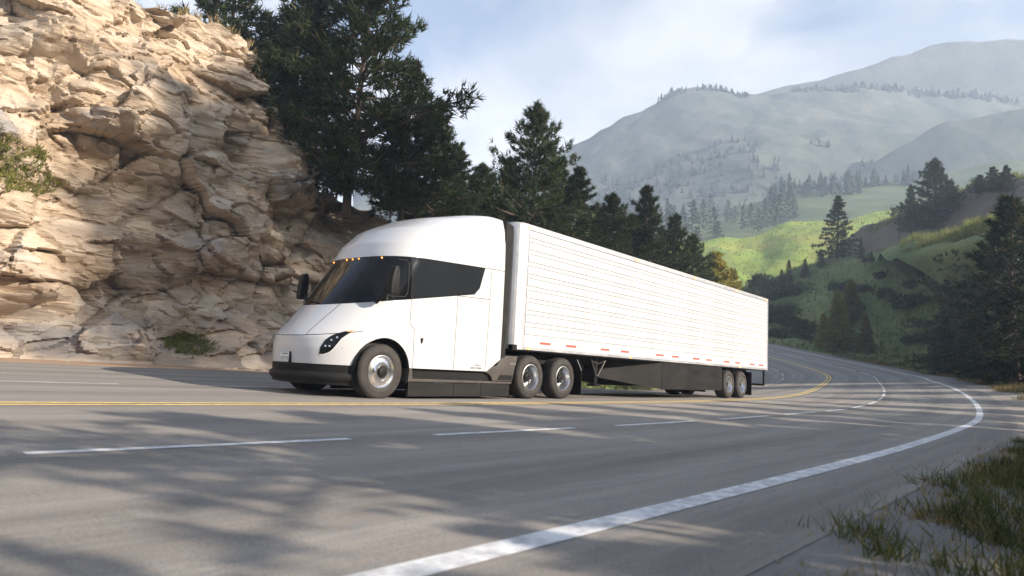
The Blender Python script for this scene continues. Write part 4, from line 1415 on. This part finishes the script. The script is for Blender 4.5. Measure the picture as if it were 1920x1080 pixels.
for key, name, mt, sh_ in [('bumper', 'bumper', 'black', 0), ('roof', 'roof', 'paint', 0), ('hood', 'hood', 'paint', 0), ('nose_panel', 'nose_panel', 'paint', 0),
                           ('fender_l', 'fender', 'paint', 0), ('fender_r', 'fender', 'paint', 0), ('door_l', 'door', 'paint', 0), ('door_r', 'door', 'paint', 0),
                           ('body_side_l', 'body_side', 'paint', 0), ('body_side_r', 'body_side', 'paint', 0), ('rear_body_panel_l', 'rear_panel', 'paint', 0), ('rear_body_panel_r', 'rear_panel', 'paint', 0), ('windscreen', 'windscreen', 'glass', -0.006),
                           ('pillar_l', 'pillar', 'black', -0.003), ('pillar_r', 'pillar', 'black', -0.003), ('side_window_l', 'side_window', 'glass', -0.006), ('side_window_r', 'side_window', 'glass', -0.006),
                           ('rear_window_l', 'rear_window', 'glass2', -0.004), ('rear_window_r', 'rear_window', 'glass2', -0.004), ('panel_gap', 'panel_gap', 'gap', -0.006)]:
    o = shell_part(key, name, M[mt], sh_)
    if key == 'door_l': DOOR = o
SHELL.free()
# rear wall, floor and inside of the cab
MB().prism([(0.0, 0.62), (3.22, 0.9), (3.22, 4.02), (2.6, 3.95), (1.3, 3.5), (0.5, 2.95), (0.2, 1.7), (-0.5, 1.3), (-0.8, 0.9)], -1.08, 1.08).part('cab_core', M['gap'], TRUCK)
MB().box(3.225, 3.245, -1.26, 1.26, 0.9, 4.02).part('rear_wall', M['black'], TRUCK)
for s_ in (-1, 1):      # side extenders closing the gap to the trailer
    MB().prism([(3.25, 0.92), (3.43, 0.92), (3.50, 3.95), (3.25, 4.03)], s_ * 1.27, s_ * 1.235).part('side_extender', M['skirt'], TRUCK, bevel=0.008)
    # wheel arch liner
    mb = MB()
    pr = [(AR - 0.005) * 1.0] * 2
    seg = [(AC[0] + (AR + 0.01) * math.cos(t), AC[1] + (AR + 0.01) * math.sin(t)) for t in np.linspace(-0.5, math.pi + 0.5, 26)]
    for (a, b), (c_, d_) in zip(seg[:-1], seg[1:]):
        mb.add([(a, s_ * 1.275, b), (c_, s_ * 1.275, d_), (c_, s_ * 0.72, d_), (a, s_ * 0.72, b)], [(0, 1, 2, 3)])
    mb.part('arch_liner', M['black'], TRUCK, True)
    # black arch lip
    mb = MB()
    sg2 = [(math.cos(t), math.sin(t)) for t in np.linspace(-0.35, math.pi + 0.18, 40)]
    for (ca, sa), (cb, sb) in zip(sg2[:-1], sg2[1:]):
        r0_, r1_ = AR - 0.004, AR - 0.022
        def yy(cx):
            x_ = AC[0] + AR * cx
            return s_ * (1.297 - max(0.0, (-x_ - 0.05)) ** 2 * 0.40)
        mb.add([(AC[0] + r0_ * ca, yy(ca), AC[1] + r0_ * sa), (AC[0] + r0_ * cb, yy(cb), AC[1] + r0_ * sb),
                (AC[0] + r1_ * cb, yy(cb) - s_ * 0.03, AC[1] + r1_ * sb), (AC[0] + r1_ * ca, yy(ca) - s_ * 0.03, AC[1] + r1_ * sa)], [(0, 1, 2, 3)])
    mb.part('arch_lip', M['black'], TRUCK, True)
# bumper lip, lower apron and grille slats
lip = []
for z, e in ((0.47, 0.0), (0.43, 0.05), (0.36, 0.055), (0.30, 0.01), (0.24, -0.06)):
    row = []
    for y in np.linspace(-1.18, 1.18, 41):
        p, n = surf_pt(y, max(z, 0.28))
        n2 = Vector((n.x, n.y, 0)).normalized()
        q = p + n2 * e
        row.append((q.x, q.y, z))
    lip.append(row)
L = np.array(lip)
obj('bumper_lip', arr_mesh('bumper_lip', L.reshape(-1, 3), grid_faces(5, 41), M['skirt'], True), TRUCK)
for k in range(5):
    z = 0.575 - 0.028 * k
    mb = MB()
    for y0, y1 in zip(np.linspace(-0.42, 0.42, 13)[:-1], np.linspace(-0.42, 0.42, 13)[1:]):
        p, _ = surf_pt(y0, z); q, _ = surf_pt(y1, z)
        mb.add([p + Vector((-0.004, 0, 0)), q + Vector((-0.004, 0, 0)), q + Vector((-0.014, 0, -0.011)), p + Vector((-0.014, 0, -0.011))], [(0, 1, 2, 3)])
    mb.part('grille_slat', M['skirt'], TRUCK)
# underbody
MB().box(-0.7, 3.7, -0.42, 0.42, 0.36, 0.60).part('chassis', M['black'], TRUCK)
MB().tube((0, -1.0, 0.50), (0, 1.0, 0.50), 0.07, n=10).part('front_axle', M['black'], TRUCK)


def surf_patch(name, poly, material, lift, parent, y_sign=-1, n=14):
    """a lens following the nose: poly of (y, z) mapped onto the surface"""
    poly = [(y_sign * abs(y), z) for y, z in poly]
    bm = bmesh.new()
    vs = [bm.verts.new((0, y, z)) for y, z in poly]
    bm.faces.new(vs)
    bmesh.ops.triangulate(bm, faces=bm.faces)
    bmesh.ops.subdivide_edges(bm, edges=bm.edges, cuts=5, use_grid_fill=True)
    for v in bm.verts:
        p, nn = surf_pt(v.co.y, v.co.z)
        v.co = p + nn * lift
    bmesh.ops.recalc_face_normals(bm, faces=bm.faces)
    for f in bm.faces:
        f.smooth = True
        if f.normal.x > 0: f.normal_flip()
    me = bpy.data.meshes.new(name)
    bm.to_mesh(me); bm.free()
    me.materials.append(material)
    return obj(name, me, parent)


HEAD = [(0.785, 0.765), (0.800, 0.900), (0.850, 1.030), (0.940, 1.140), (1.040, 1.210), (1.140, 1.240), (1.105, 1.175), (1.060, 1.080), (1.020, 0.970), (0.980, 0.875), (0.930, 0.810), (0.860, 0.775)]
for s_ in (-1, 1):
    hl = surf_patch('headlight', HEAD, M['glass'], 0.004, TRUCK, s_)
    ed = HEAD[5:] + HEAD[:1]
    mb = MB()
    for (a, b) in zip(ed[:-1], ed[1:]):
        p, n1 = surf_pt(s_ * a[0], a[1]); q, n2 = surf_pt(s_ * b[0], b[1])
        mid = Vector((0, s_ * 0.97, 0.97))
        pi = surf_pt(s_ * (a[0] * 0.955 + 0.94 * 0.045), a[1] * 0.955 + 0.98 * 0.045)[0]; qi = surf_pt(s_ * (b[0] * 0.955 + 0.94 * 0.045), b[1] * 0.955 + 0.98 * 0.045)[0]
        mb.add([p + n1 * 0.010, q + n2 * 0.010, qi + n2 * 0.012, pi + n1 * 0.012], [(0, 1, 2, 3)])
    mb.part('light_strip', M['led'], hl)
    for (y, z) in ((0.875, 0.93), (0.93, 0.93), (0.94, 1.04), (1.00, 1.09)):
        p, n = surf_pt(s_ * y, z)
        MB().tube(p + n * 0.002, p + n * 0.016, 0.024, 0.016, 10).part('lamp', M['chrome'], hl, True)
    p, n = surf_pt(s_ * 1.115, 1.163)
    tip = surf_patch('turn_signal', [(1.055, 1.208), (1.09, 1.225), (1.132, 1.237), (1.122, 1.212), (1.085, 1.200)], M['amber_dim'], 0.012, hl, s_)

# amber lamps along the brow
for y in (-0.80, -0.20, 0.0, 0.20, 0.80):
    zc = 2.715
    p, n = surf_pt(y, zc)
    MB().tube(p + n * -0.004, p + n * 0.012, 0.017, 0.013, 10).part('marker_lamp', M['amber'], TRUCK, True)
# windscreen wiper, side mirrors on low arms
p0 = surf_pt(0.55, 1.76)[0]; p1 = surf_pt(0.95, 2.32)[0]; n_ = surf_pt(0.8, 2.0)[1]
MB().tube(p0 + n_ * 0.03, p1 + n_ * 0.035, 0.012, 0.007, 6).part('wiper', M['black'], TRUCK)
p0 = surf_pt(-0.15, 1.745)[0]; p1 = surf_pt(0.42, 1.80)[0]
MB().tube(p0 + n_ * 0.03, p1 + n_ * 0.03, 0.012, 0.008, 6).part('wiper', M['black'], TRUCK)
for s_ in (-1, 1):
    a = surf_pt(s_ * 1.12, 1.80)[0]
    tip = Vector((-0.09, s_ * 1.50, 1.99))
    mb = MB()
    for f0, f1 in ((0, .33), (.33, .66), (.66, 1)):
        q0 = a.lerp(tip, f0) + Vector((0, 0, 0.05 * math.sin(f0 * 3.14))); q1 = a.lerp(tip, f1) + Vector((0, 0, 0.05 * math.sin(f1 * 3.14)))
        mb.tube(q0, q1, 0.042 - 0.012 * f0, 0.042 - 0.012 * f1, 8)
    arm = mb.part('mirror_arm', M['black'], TRUCK, True)
    mb = MB()
    w0 = tip + Vector((-0.02, 0, -0.03))
    prof = [(-0.10, 0.0), (-0.085, 0.30), (-0.02, 0.50), (0.06, 0.53), (0.10, 0.48), (0.105, 0.05), (0.06, -0.03), (-0.06, -0.04)]
    mb.prism([(w0.x + x_ * 0.9, w0.z + z_) for x_, z_ in prof], w0.y - 0.085, w0.y + 0.085)
    hs = mb.part('mirror', M['black'], TRUCK, True, 0.03, 3)
    MB().box(w0.x + 0.096, w0.x + 0.101, w0.y - 0.065, w0.y + 0.065, w0.z + 0.06, w0.z + 0.45).part('mirror_glass', M['chrome'], hs)

# number plate with bracket
p, n = surf_pt(0.0, 0.70)
plate = MB().box(p.x - 0.022, p.x - 0.016, -0.155, 0.155, 0.625, 0.785).part('number_plate', M['plate'], TRUCK, bevel=0.004, seg=1)
MB().box(p.x - 0.030, p.x + 0.01, -0.185, -0.158, 0.59, 0.80).part('plate_bracket', M['black'], plate)


def text(body, size, loc, rot, material, parent, name='lettering', extr=0.0008):
    c = bpy.data.curves.new(name, 'FONT')
    c.body = body
    c.size = size
    c.align_x = 'CENTER'
    c.extrude = extr
    c.materials.append(material)
    tmp = bpy.data.objects.new('tmp_text', c)
    COL.objects.link(tmp)
    bpy.context.view_layer.update()
    me = bpy.data.meshes.new_from_object(tmp.evaluated_get(bpy.context.evaluated_depsgraph_get()))
    bpy.data.objects.remove(tmp)
    me.name = name
    o = obj(name, me, parent, loc)
    o.rotation_euler = rot
    return o


face_front = (math.pi / 2, 0, -math.pi / 2)     # reads from the front of the truck
text('L37T73', 0.085, (p.x - 0.0235, 0, 0.645), face_front, M['ink'], plate)
text('CALIFORNIA', 0.036, (p.x - 0.0235, 0, 0.745), face_front, M['ink'], plate)
# emblem on the nose
p, n = surf_pt(0.0, 1.20)
mb = MB()
mb.prism([(-0.05, 0.045), (0.05, 0.045), (0.042, 0.026), (0.012, 0.028), (0, -0.05), (-0.012, 0.028), (-0.042, 0.026)], 0.0, 0.006)
me = mb.mesh('emblem', M['badge'])
e = obj('emblem', me, TRUCK, p + n * 0.002)
e.rotation_euler = Vector((0, 1, 0)).rotation_difference(-n).to_euler() if False else (math.radians(0), 0, -math.pi / 2)
e.rotation_euler = (math.radians(-40), 0, -math.pi / 2)
# door handle, side lettering, window frame line
MB().prism([(0.845, 1.20), (0.925, 1.20), (0.915, 1.13), (0.895, 1.09), (0.865, 1.09), (0.85, 1.14)], -1.306, -1.285).part('handle', M['black'], DOOR, bevel=0.006)
face_left = (math.pi / 2, 0, 0)
text('Tesla, Inc.', 0.050, (2.53, -1.300, 0.715), face_left, M['ink'], TRUCK)
text('USDOT 3328396', 0.050, (2.47, -1.300, 0.650), face_left, M['ink'], TRUCK)
mb = MB()
for pth in ([(0.16, 2.66), (0.38, 2.665), (0.45, 2.60), (0.455, 2.05), (0.40, 1.965), (0.05, 1.93)],):
    for (a, b) in zip(pth[:-1], pth[1:]):
        mb.tube((a[0], -1.285, a[1]), (b[0], -1.288, b[1]), 0.0045, n=6)
mb.part('window_frame', M['grey'], TRUCK, True)
# sill, step, lower skirts, rear fairing: left and right
for s_ in (-1, 1):
    Y = lambda a: s_ * a
    MB().prism([(0.62, 0.36), (3.66, 0.36), (3.60, 0.62), (0.64, 0.62)], Y(1.14), Y(1.20)).part('sill', M['black'], TRUCK)
    MB().prism([(0.60, 0.345), (3.67, 0.345), (3.68, 0.39), (0.72, 0.405), (0.70, 0.595), (0.62, 0.595)], Y(1.10), Y(1.295)).part('step', M['grey'], TRUCK, bevel=0.012)
    for x0, x1 in ((0.63, 1.845), (1.855, 2.675), (2.685, 3.59)):
        MB().prism([(x0, 0.065), (x1, 0.065), (x1 + (0.03 if x1 > 3 else 0), 0.335), (x0, 0.335)], Y(1.20), Y(1.285)).part('skirt_panel', M['skirt'], TRUCK, bevel=0.006)
    MB().prism([(2.80, 0.580), (3.06, 0.722), (3.18, 0.735), (3.30, 0.90), (3.46, 0.975), (3.885, 0.985), (3.80, 0.70), (3.72, 0.40), (3.05, 0.40), (3.0, 0.50), (2.90, 0.56)],
               Y(0.95), Y(1.27)).part('rear_fairing', M['grey'], TRUCK, True, 0.02, 3)
    MB().prism([(3.20, 0.43), (3.70, 0.43), (3.72, 0.54), (3.28, 0.54)], Y(1.268), Y(1.274)).part('fairing_vent', M['black'], TRUCK)
    MB().box(3.62, 3.83, min(Y(1.268), Y(1.273)), max(Y(1.268), Y(1.273)), 0.795, 0.803).part('fairing_trim', M['alu'], TRUCK)
    # chassis rail and mud flap
    MB().box(3.0, 7.0, min(Y(0.36), Y(0.46)), max(Y(0.36), Y(0.46)), 0.74, 1.0).part('frame_rail', M['black'], TRUCK)
    MB().box(6.50, 6.52, min(Y(0.70), Y(1.26)), max(Y(0.70), Y(1.26)), 0.10, 0.90).part('mud_flap', M['black'], TRUCK)
    MB().tube((6.30, Y(1.25), 1.0), (6.52, Y(1.25), 0.72), 0.012, n=6).part('flap_stay', M['alu'], TRUCK)
MB().box(4.2, 6.1, -0.9, 0.9, 0.85, 1.06).part('rear_suspension', M['black'], TRUCK)
MB().tube((5.0, 0, 1.06), (5.0, 0, 1.14), 0.55, n=24).part('fifth_wheel', M['black'], TRUCK)


# wheels: hub mesh with tyre and rim as sub-parts
def tyre_prof(R, w, r):
    """profile from inside shoulder to outside, as (radius, y); y grows outwards"""
    h = w / 2
    return [(r, -h * 0.86), (r + 0.03, -h * 0.98), ((R + r) / 2, -h * 1.03), (R - 0.05, -h * 0.95), (R - 0.012, -h * 0.84), (R, -h * 0.62),
            (R, -h * 0.30), (R - 0.012, -h * 0.28), (R - 0.012, -h * 0.24), (R, -h * 0.22), (R, h * 0.22), (R - 0.012, h * 0.24), (R - 0.012, h * 0.28), (R, h * 0.30),
            (R, h * 0.62), (R - 0.012, h * 0.84), (R - 0.05, h * 0.95), (R - 0.055, h * 0.975), (R - 0.065, h * 0.98), ((R + r) / 2 + 0.02, h * 1.03), ((R + r) / 2 - 0.02, h * 1.03), ((R + r) / 2 - 0.025, h * 1.045), ((R + r) / 2 - 0.035, h * 1.04),
            (r + 0.03, h * 0.99), (r, h * 0.88)]


def wheel_meshes(kind, R, w):
    r = 0.295
    ty = MB().lathe(tyre_prof(R, w, r), 56).mesh('tyre_' + kind, M['tyre'], True, angle=50)
    h = w / 2
    if kind == 'steer':
        rim = MB().lathe([(r + 0.004, h * 0.86), (r + 0.012, h * 0.99), (r - 0.004, h * 1.01), (r - 0.02, h * 0.93), (0.275, h * 0.93), (0.262, h * 0.80), (0.20, h * 0.86), (0.168, h * 0.95),
                          (0.152, h * 1.10), (0.118, h * 1.12), (0.106, h * 1.02), (0.0, h * 1.0)], 48).mesh('rim_' + kind, M['chrome'], True, angle=40)
        hub = MB().lathe([(0.100, h * 1.01), (0.098, h * 1.20), (0.085, h * 1.30), (0.05, h * 1.34), (0.0, h * 1.35)], 28).mesh('hub_' + kind, M['black'], True, angle=40)
    else:
        rim = MB().lathe([(r + 0.004, h * 0.86), (r + 0.012, h * 0.98), (r - 0.006, h * 1.0), (r - 0.022, h * 0.90), (0.268, h * 0.86), (0.262, h * 0.60), (0.25, h * 0.52), (0.245, 0.02), (0.22, -0.01),
                          (0.165, -0.005), (0.15, 0.01), (0.145, 0.02)], 48).mesh('rim_' + kind, M['rim'], True, angle=40)
        mb = MB().lathe([(0.15, 0.0), (0.145, 0.05), (0.10, 0.07), (0.085, 0.12), (0.05, 0.13), (0.0, 0.13)], 24)
        for k in range(10):
            t = 2 * math.pi * k / 10
            mb.tube((0.185 * math.cos(t), -0.01, 0.185 * math.sin(t)), (0.185 * math.cos(t), 0.028, 0.185 * math.sin(t)), 0.014, n=6)
        mb.lathe([(0.24, -0.02), (0.0, -0.02)], 24)
        hub = mb.mesh('hub_' + kind, M['black'], True, angle=40)
    return hub, ty, rim


WH = {'steer': wheel_meshes('steer', 0.515, 0.31), 'drive': wheel_meshes('drive', 0.512, 0.42)}


def wheel(parent, kind, x, s_, z=0.512, y=None):
    """s_ = -1 left, 1 right"""
    hub, ty, rim = WH[kind]
    w = 0.31 if kind == 'steer' else 0.42
    yc = (1.245 - w / 2 * 1.04) * s_ if y is None else y
    px = parent.location.x
    o = obj('wheel', hub, parent, (x - px, yc, z))
    o.rotation_euler = (0, 0, math.pi if s_ < 0 else 0)
    obj('tyre', ty, o); obj('rim', rim, o)
    return o


for s_ in (-1, 1):
    wheel(TRUCK, 'steer', 0.0, s_, 0.515)
    wheel(TRUCK, 'drive', 4.43, s_)
    wheel(TRUCK, 'drive', 5.74, s_)
for x in (4.43, 5.74):
    MB().tube((x, -1.0, 0.512), (x, 1.0, 0.512), 0.09, n=10).part('drive_axle', M['black'], TRUCK)

# ================================================================== trailer
TRL = thing('box_trailer', 'long white ribbed box trailer with red reflector strips coupled behind the cab', 'trailer', (11.8, TY, 0))
TX0, TX1, TZ0, TZ1 = 3.62, 19.97, 1.145, 4.11
# core box and roof, rounded front corners
RC = 0.33
plan = [(TX1, -1.285), (TX0 + RC, -1.285)] + [(TX0 + RC - RC * math.sin(t), -1.285 + RC - RC * math.cos(t)) for t in np.linspace(0, math.pi / 2, 9)[1:]]
plan = plan + [(x, -y) for x, y in plan[::-1]]


def plan_prism(pl, z0, z1):
    n_ = len(pl)
    return MB().add([(x, y, z0) for x, y in pl] + [(x, y, z1) for x, y in pl],
                    [tuple(range(n_)), tuple(range(2 * n_ - 1, n_ - 1, -1))] + [(i, (i + 1) % n_, (i + 1) % n_ + n_, i + n_) for i in range(n_)])


body = plan_prism([(x, y * 0.992) if x < TX1 else (x, y * 0.992) for x, y in plan], TZ0 + 0.1, TZ1 - 0.06).part('box_core', M['groove'], TRL)
# front skin and corner posts follow the rounded plan
def band(name, pts, z0, z1, out, material, th=0.012, smooth=True):
    mb = MB()
    c = Vector((TX0 + 2.0, 0))
    P_ = [Vector(q) for q in pts]
    nn = []
    for i in range(len(P_)):
        t_ = (P_[min(i + 1, len(P_) - 1)] - P_[max(i - 1, 0)]).normalized()
        n_ = Vector((t_.y, -t_.x))
        if n_.dot(P_[i] - c) < 0: n_ = -n_
        nn.append(n_)
    o_ = [p_ + n_ * out for p_, n_ in zip(P_, nn)]
    i_ = [p_ + n_ * (out - th) for p_, n_ in zip(P_, nn)]
    for k in range(len(P_) - 1):
        a, b, c2, d = o_[k], o_[k + 1], i_[k + 1], i_[k]
        mb.add([(a.x, a.y, z0), (b.x, b.y, z0), (c2.x, c2.y, z0), (d.x, d.y, z0), (a.x, a.y, z1), (b.x, b.y, z1), (c2.x, c2.y, z1), (d.x, d.y, z1)],
               [(0, 1, 5, 4), (2, 3, 7, 6), (4, 5, 6, 7), (0, 3, 2, 1)])
    return mb.part(name, material, TRL, smooth)


corner_l = plan[1:10]
corner_r = [(x, -y) for x, y in corner_l[::-1]]
band('corner_post', [(TX0 + RC + 0.10, -1.285)] + corner_l, TZ0, TZ1 - 0.12, 0.002, M['alu'])
band('corner_post', corner_r + [(TX0 + RC + 0.10, 1.285)], TZ0, TZ1 - 0.12, 0.002, M['alu'])
band('front_skin', [(TX0, -1.285 + RC), (TX0, 0), (TX0, 1.285 - RC)], TZ0, TZ1 - 0.12, 0.001, M['panel'])
fullfront = [(TX0 + RC + 0.10, -1.285)] + corner_l + corner_r + [(TX0 + RC + 0.10, 1.285)]
band('front_cap', fullfront, TZ1 - 0.24, TZ1 - 0.02, 0.008, M['alu'])
band('front_base_plate', fullfront, TZ0 - 0.002, TZ0 + 0.11, 0.006, M['alu'])
rf = plan_prism([(x + (0 if x > 19 else -0.008), y * 1.007) for x, y in plan], TZ1 - 0.028, TZ1).part('roof', M['panel'], TRL, bevel=0.006)
for s_ in (-1, 1):
    y0, y1 = sorted((s_ * 1.283, s_ * 1.296))
    MB().box(TX0 + RC + 0.1, TX1, y0, y1, TZ1 - 0.125, TZ1 - 0.03).part('top_rail', M['alu'], TRL)
    y0, y1 = sorted((s_ * 1.275, s_ * 1.298))
    MB().box(TX0 + RC + 0.11, TX1 - 0.06, y0, y1, TZ0, TZ0 + 0.075).part('bottom_rail', M['alu'], TRL, bevel=0.004)
    y0, y1 = sorted((s_ * 1.275, s_ * 1.288))
    MB().box(TX0 + RC + 0.11, TX1 - 0.06, y0, y1, TZ0 + 0.075, TZ0 + 0.345).part('base_panel', M['panel'], TRL)
    y0, y1 = sorted((s_ * 1.24, s_ * 1.302))
    MB().box(TX1 - 0.06, TX1 + 0.02, y0, y1, TZ0 - 0.01, TZ1 - 0.005).part('rear_post', M['alu'], TRL, bevel=0.006)
# planks of the side wall: wide planks in sections, narrow ribs between
ZP0, ZP1 = TZ0 + 0.352, TZ1 - 0.130
nrow = 9
per = (ZP1 - ZP0 + 0.0) / (nrow - 0.35)
wide = per * 0.65
ncol = 13
xa, xb = TX0 + RC + 0.115, TX1 - 0.065
cw = (xb - xa) / ncol
pm = MB().box(0.0055, cw - 0.0055, -0.006, 0.0, 0.010, wide - 0.010).mesh('side_plank', M['panel'], False, 0.0025, 1)
pmr = pm.copy(); pmr.transform(Matrix.Rotation(math.pi, 4, 'Z')); pmr.transform(Matrix.Translation((cw, 0, 0)))
rib = MB().box(0, xb - xa, -0.004, 0.0, 0.010, per - wide - 0.010).mesh('side_rib', M['panel'], False)
for r in range(nrow):
    z = ZP0 + r * per
    for c in range(ncol):
        obj('side_plank', pm, TRL, (xa + c * cw - 11.8, -1.283, z))
        obj('side_plank', pmr, TRL, (xa + c * cw - 11.8, 1.283, z))
    if r < nrow - 1:
        obj('side_rib', rib, TRL, (xa - 11.8, -1.283, z + wide))
# reflectors, marker lamps, rivets
REFL = [(4.65, 5.08), (5.72, 6.17), (7.32, 7.75), (8.37, 8.81), (10.43, 10.91), (11.48, 11.93), (12.98, 13.48), (14.03, 14.47), (15.54, 16.03), (16.58, 17.05), (18.02, 18.55), (18.99, 19.55)]
for a, b in REFL:
    MB().box(a, b, -1.2915, -1.2885, 1.30, 1.355).part('reflector', M['red'], TRL)
    MB().box(b + 0.02, min(b + 0.32, 19.85), -1.2915, -1.2885, 1.30, 1.355).part('white_reflector', M['plate'], TRL)
for x, z in ((4.05, 4.035), (9.1, 4.035), (13.0, 4.035), (16.6, 4.035), (19.85, 4.035), (4.2, 1.175), (8.9, 1.175), (17.0, 1.175)):
    MB().box(x - 0.035, x + 0.035, -1.318, -1.296, z - 0.02, z + 0.02).part('marker_lamp', M['amber'], TRL, bevel=0.008)
MB().box(3.70, 3.74, -1.09, -1.05, 4.045, 4.085).part('marker_lamp', M['amber'], TRL, bevel=0.008)
mb = MB()
for i in range(40):
    for z in (TZ0 + 0.025, TZ0 + 0.055):
        x = 4.1 + i * 0.05
        mb.box(x, x + 0.014, -1.3015, -1.297, z, z + 0.014)
mb.part('rivet_row', M['alu'], TRL)
mb = MB()
for i in range(110):
    x = 6.2 + i * 0.125
    mb.box(x, x + 0.014, -1.3015, -1.297, TZ0 + 0.05, TZ0 + 0.064)
mb.part('rivet_row', M['alu'], TRL)
# floor, rear doors, chassis
MB().box(TX0 + 0.05, TX1 - 0.02, -1.27, 1.27, TZ0 - 0.03, TZ0 + 0.10).part('floor', M['black'], TRL)
for s_ in (-1, 1):
    d_ = MB().box(TX1 + 0.001, TX1 + 0.03, min(s_ * 0.01, s_ * 1.23), max(s_ * 0.01, s_ * 1.23), TZ0 + 0.06, TZ1 - 0.06).part('rear_door', M['panel'], TRL, bevel=0.006)
    MB().tube((TX1 + 0.05, s_ * 0.35, TZ0 + 0.05), (TX1 + 0.05, s_ * 0.35, TZ1 - 0.08), 0.017, n=8).part('lock_rod', M['alu'], d_)
    MB().box(5.2, 19.6, min(s_ * 0.45, s_ * 0.55), max(s_ * 0.45, s_ * 0.55), 0.90, TZ0 - 0.03).part('frame_beam', M['black'], TRL)
    # landing gear
    lg = MB().box(7.42, 7.56, min(s_ * 0.92, s_ * 1.06), max(s_ * 0.92, s_ * 1.06), 0.40, TZ0 - 0.03).box(7.35, 7.63, min(s_ * 0.86, s_ * 1.12), max(s_ * 0.86, s_ * 1.12), 0.33, 0.385).part('landing_leg', M['black'], TRL, bevel=0.008)
    MB().tube((7.14, s_ * 1.12, 1.04), (7.45, s_ * 1.09, 0.62), 0.022, n=6).tube((7.84, s_ * 1.12, 1.04), (7.53, s_ * 1.09, 0.62), 0.022, n=6).tube((7.40, s_ * 1.09, 0.62), (7.58, s_ * 1.09, 0.62), 0.02, n=6).part('leg_brace', M['grey'], lg)
    MB().tube((7.2, s_ * 1.12, 1.0), (7.45, s_ * 1.13, 0.93), 0.012, n=6).tube((7.45, s_ * 1.13, 0.93), (7.80, s_ * 1.12, 1.02), 0.012, n=6).part('leg_crank', M['grey'], lg)
    # side skirt: straight main panel and an angled front panel
    MB().prism([(10.9, 0.285), (15.45, 0.285), (15.45, TZ0 - 0.012), (10.9, TZ0 - 0.012)], s_ * 1.235, s_ * 1.26).part('side_skirt', M['skirt'], TRL, bevel=0.006)
    mb = MB()
    a = [(10.895, 1.25, 0.285), (10.895, 1.25, TZ0 - 0.012), (8.3, 0.60, TZ0 - 0.012), (8.3, 0.60, 0.56)]
    mb.add([(x, s_ * y, z) for x, y, z in a] + [(x, s_ * (y - 0.03), z) for x, y, z in a], [(0, 1, 2, 3), (7, 6, 5, 4), (0, 4, 5, 1), (1, 5, 6, 2), (2, 6, 7, 3), (3, 7, 4, 0)])
    mb.part('skirt_nose', M['skirt'], TRL)
    MB().box(18.32, 18.34, min(s_ * 0.65, s_ * 1.26), max(s_ * 0.65, s_ * 1.26), 0.12, 1.02).part('mud_flap', M['black'], TRL)
    wheel(TRL, 'drive', 16.19, s_)
    wheel(TRL, 'drive', 17.435, s_)
    # rear guard posts
    MB().box(19.86, 19.93, min(s_ * 1.14, s_ * 1.20), max(s_ * 1.14, s_ * 1.20), 0.52, TZ0 - 0.01).part('guard_post', M['black'], TRL, bevel=0.006)
MB().box(19.86, 19.94, -1.2, 1.2, 0.50, 0.58).part('rear_guard', M['black'], TRL, bevel=0.01)
for x in (16.19, 17.435):
    MB().tube((x, -1.0, 0.512), (x, 1.0, 0.512), 0.075, n=10).part('trailer_axle', M['black'], TRL)
MB().box(15.6, 18.2, -0.6, 0.6, 0.62, 0.92).part('bogie', M['black'], TRL, bevel=0.02)
MB().box(9.2, 10.6, -0.5, 0.5, 0.75, TZ0 - 0.04).part('underbody_box', M['black'], TRL, bevel=0.02)

# ------------------------------------------------------------------ air: one closed box of thin haze round the whole place
if HAZE_DENSITY > 0:
    allz = max(h.P[:, :, 2].max() for h in (HILL, MEADOW, SLOPE, RIDGE, MOUNT, PEAK)) + 16
    lo = min(h.P[:, :, 2].min() for h in (HILL, MEADOW, SLOPE, RIDGE, MOUNT, PEAK, BANK))
    lo = min(lo, G[:, 2].min()) - 1.0
    hm = bpy.data.materials.new('haze')
    hm.use_nodes = True
    t = hm.node_tree
    t.nodes.clear()
    pv = N(t, 'ShaderNodeVolumePrincipled', i_Density=HAZE_DENSITY, i_Anisotropy=0.0)
    pv.inputs['Color'].default_value = (0.66, 0.79, 1.0, 1)
    oo = N(t, 'ShaderNodeOutputMaterial')
    t.links.new(pv.outputs[0], oo.inputs['Volume'])
    ext = 1700
    me = MB().box(CAM.x - ext, CAM.x + ext, CAM.y - ext, CAM.y + ext, lo, allz).mesh('haze', hm)
    tag(obj('haze', me), 'thin pale haze filling the valley', 'haze', kind='stuff')
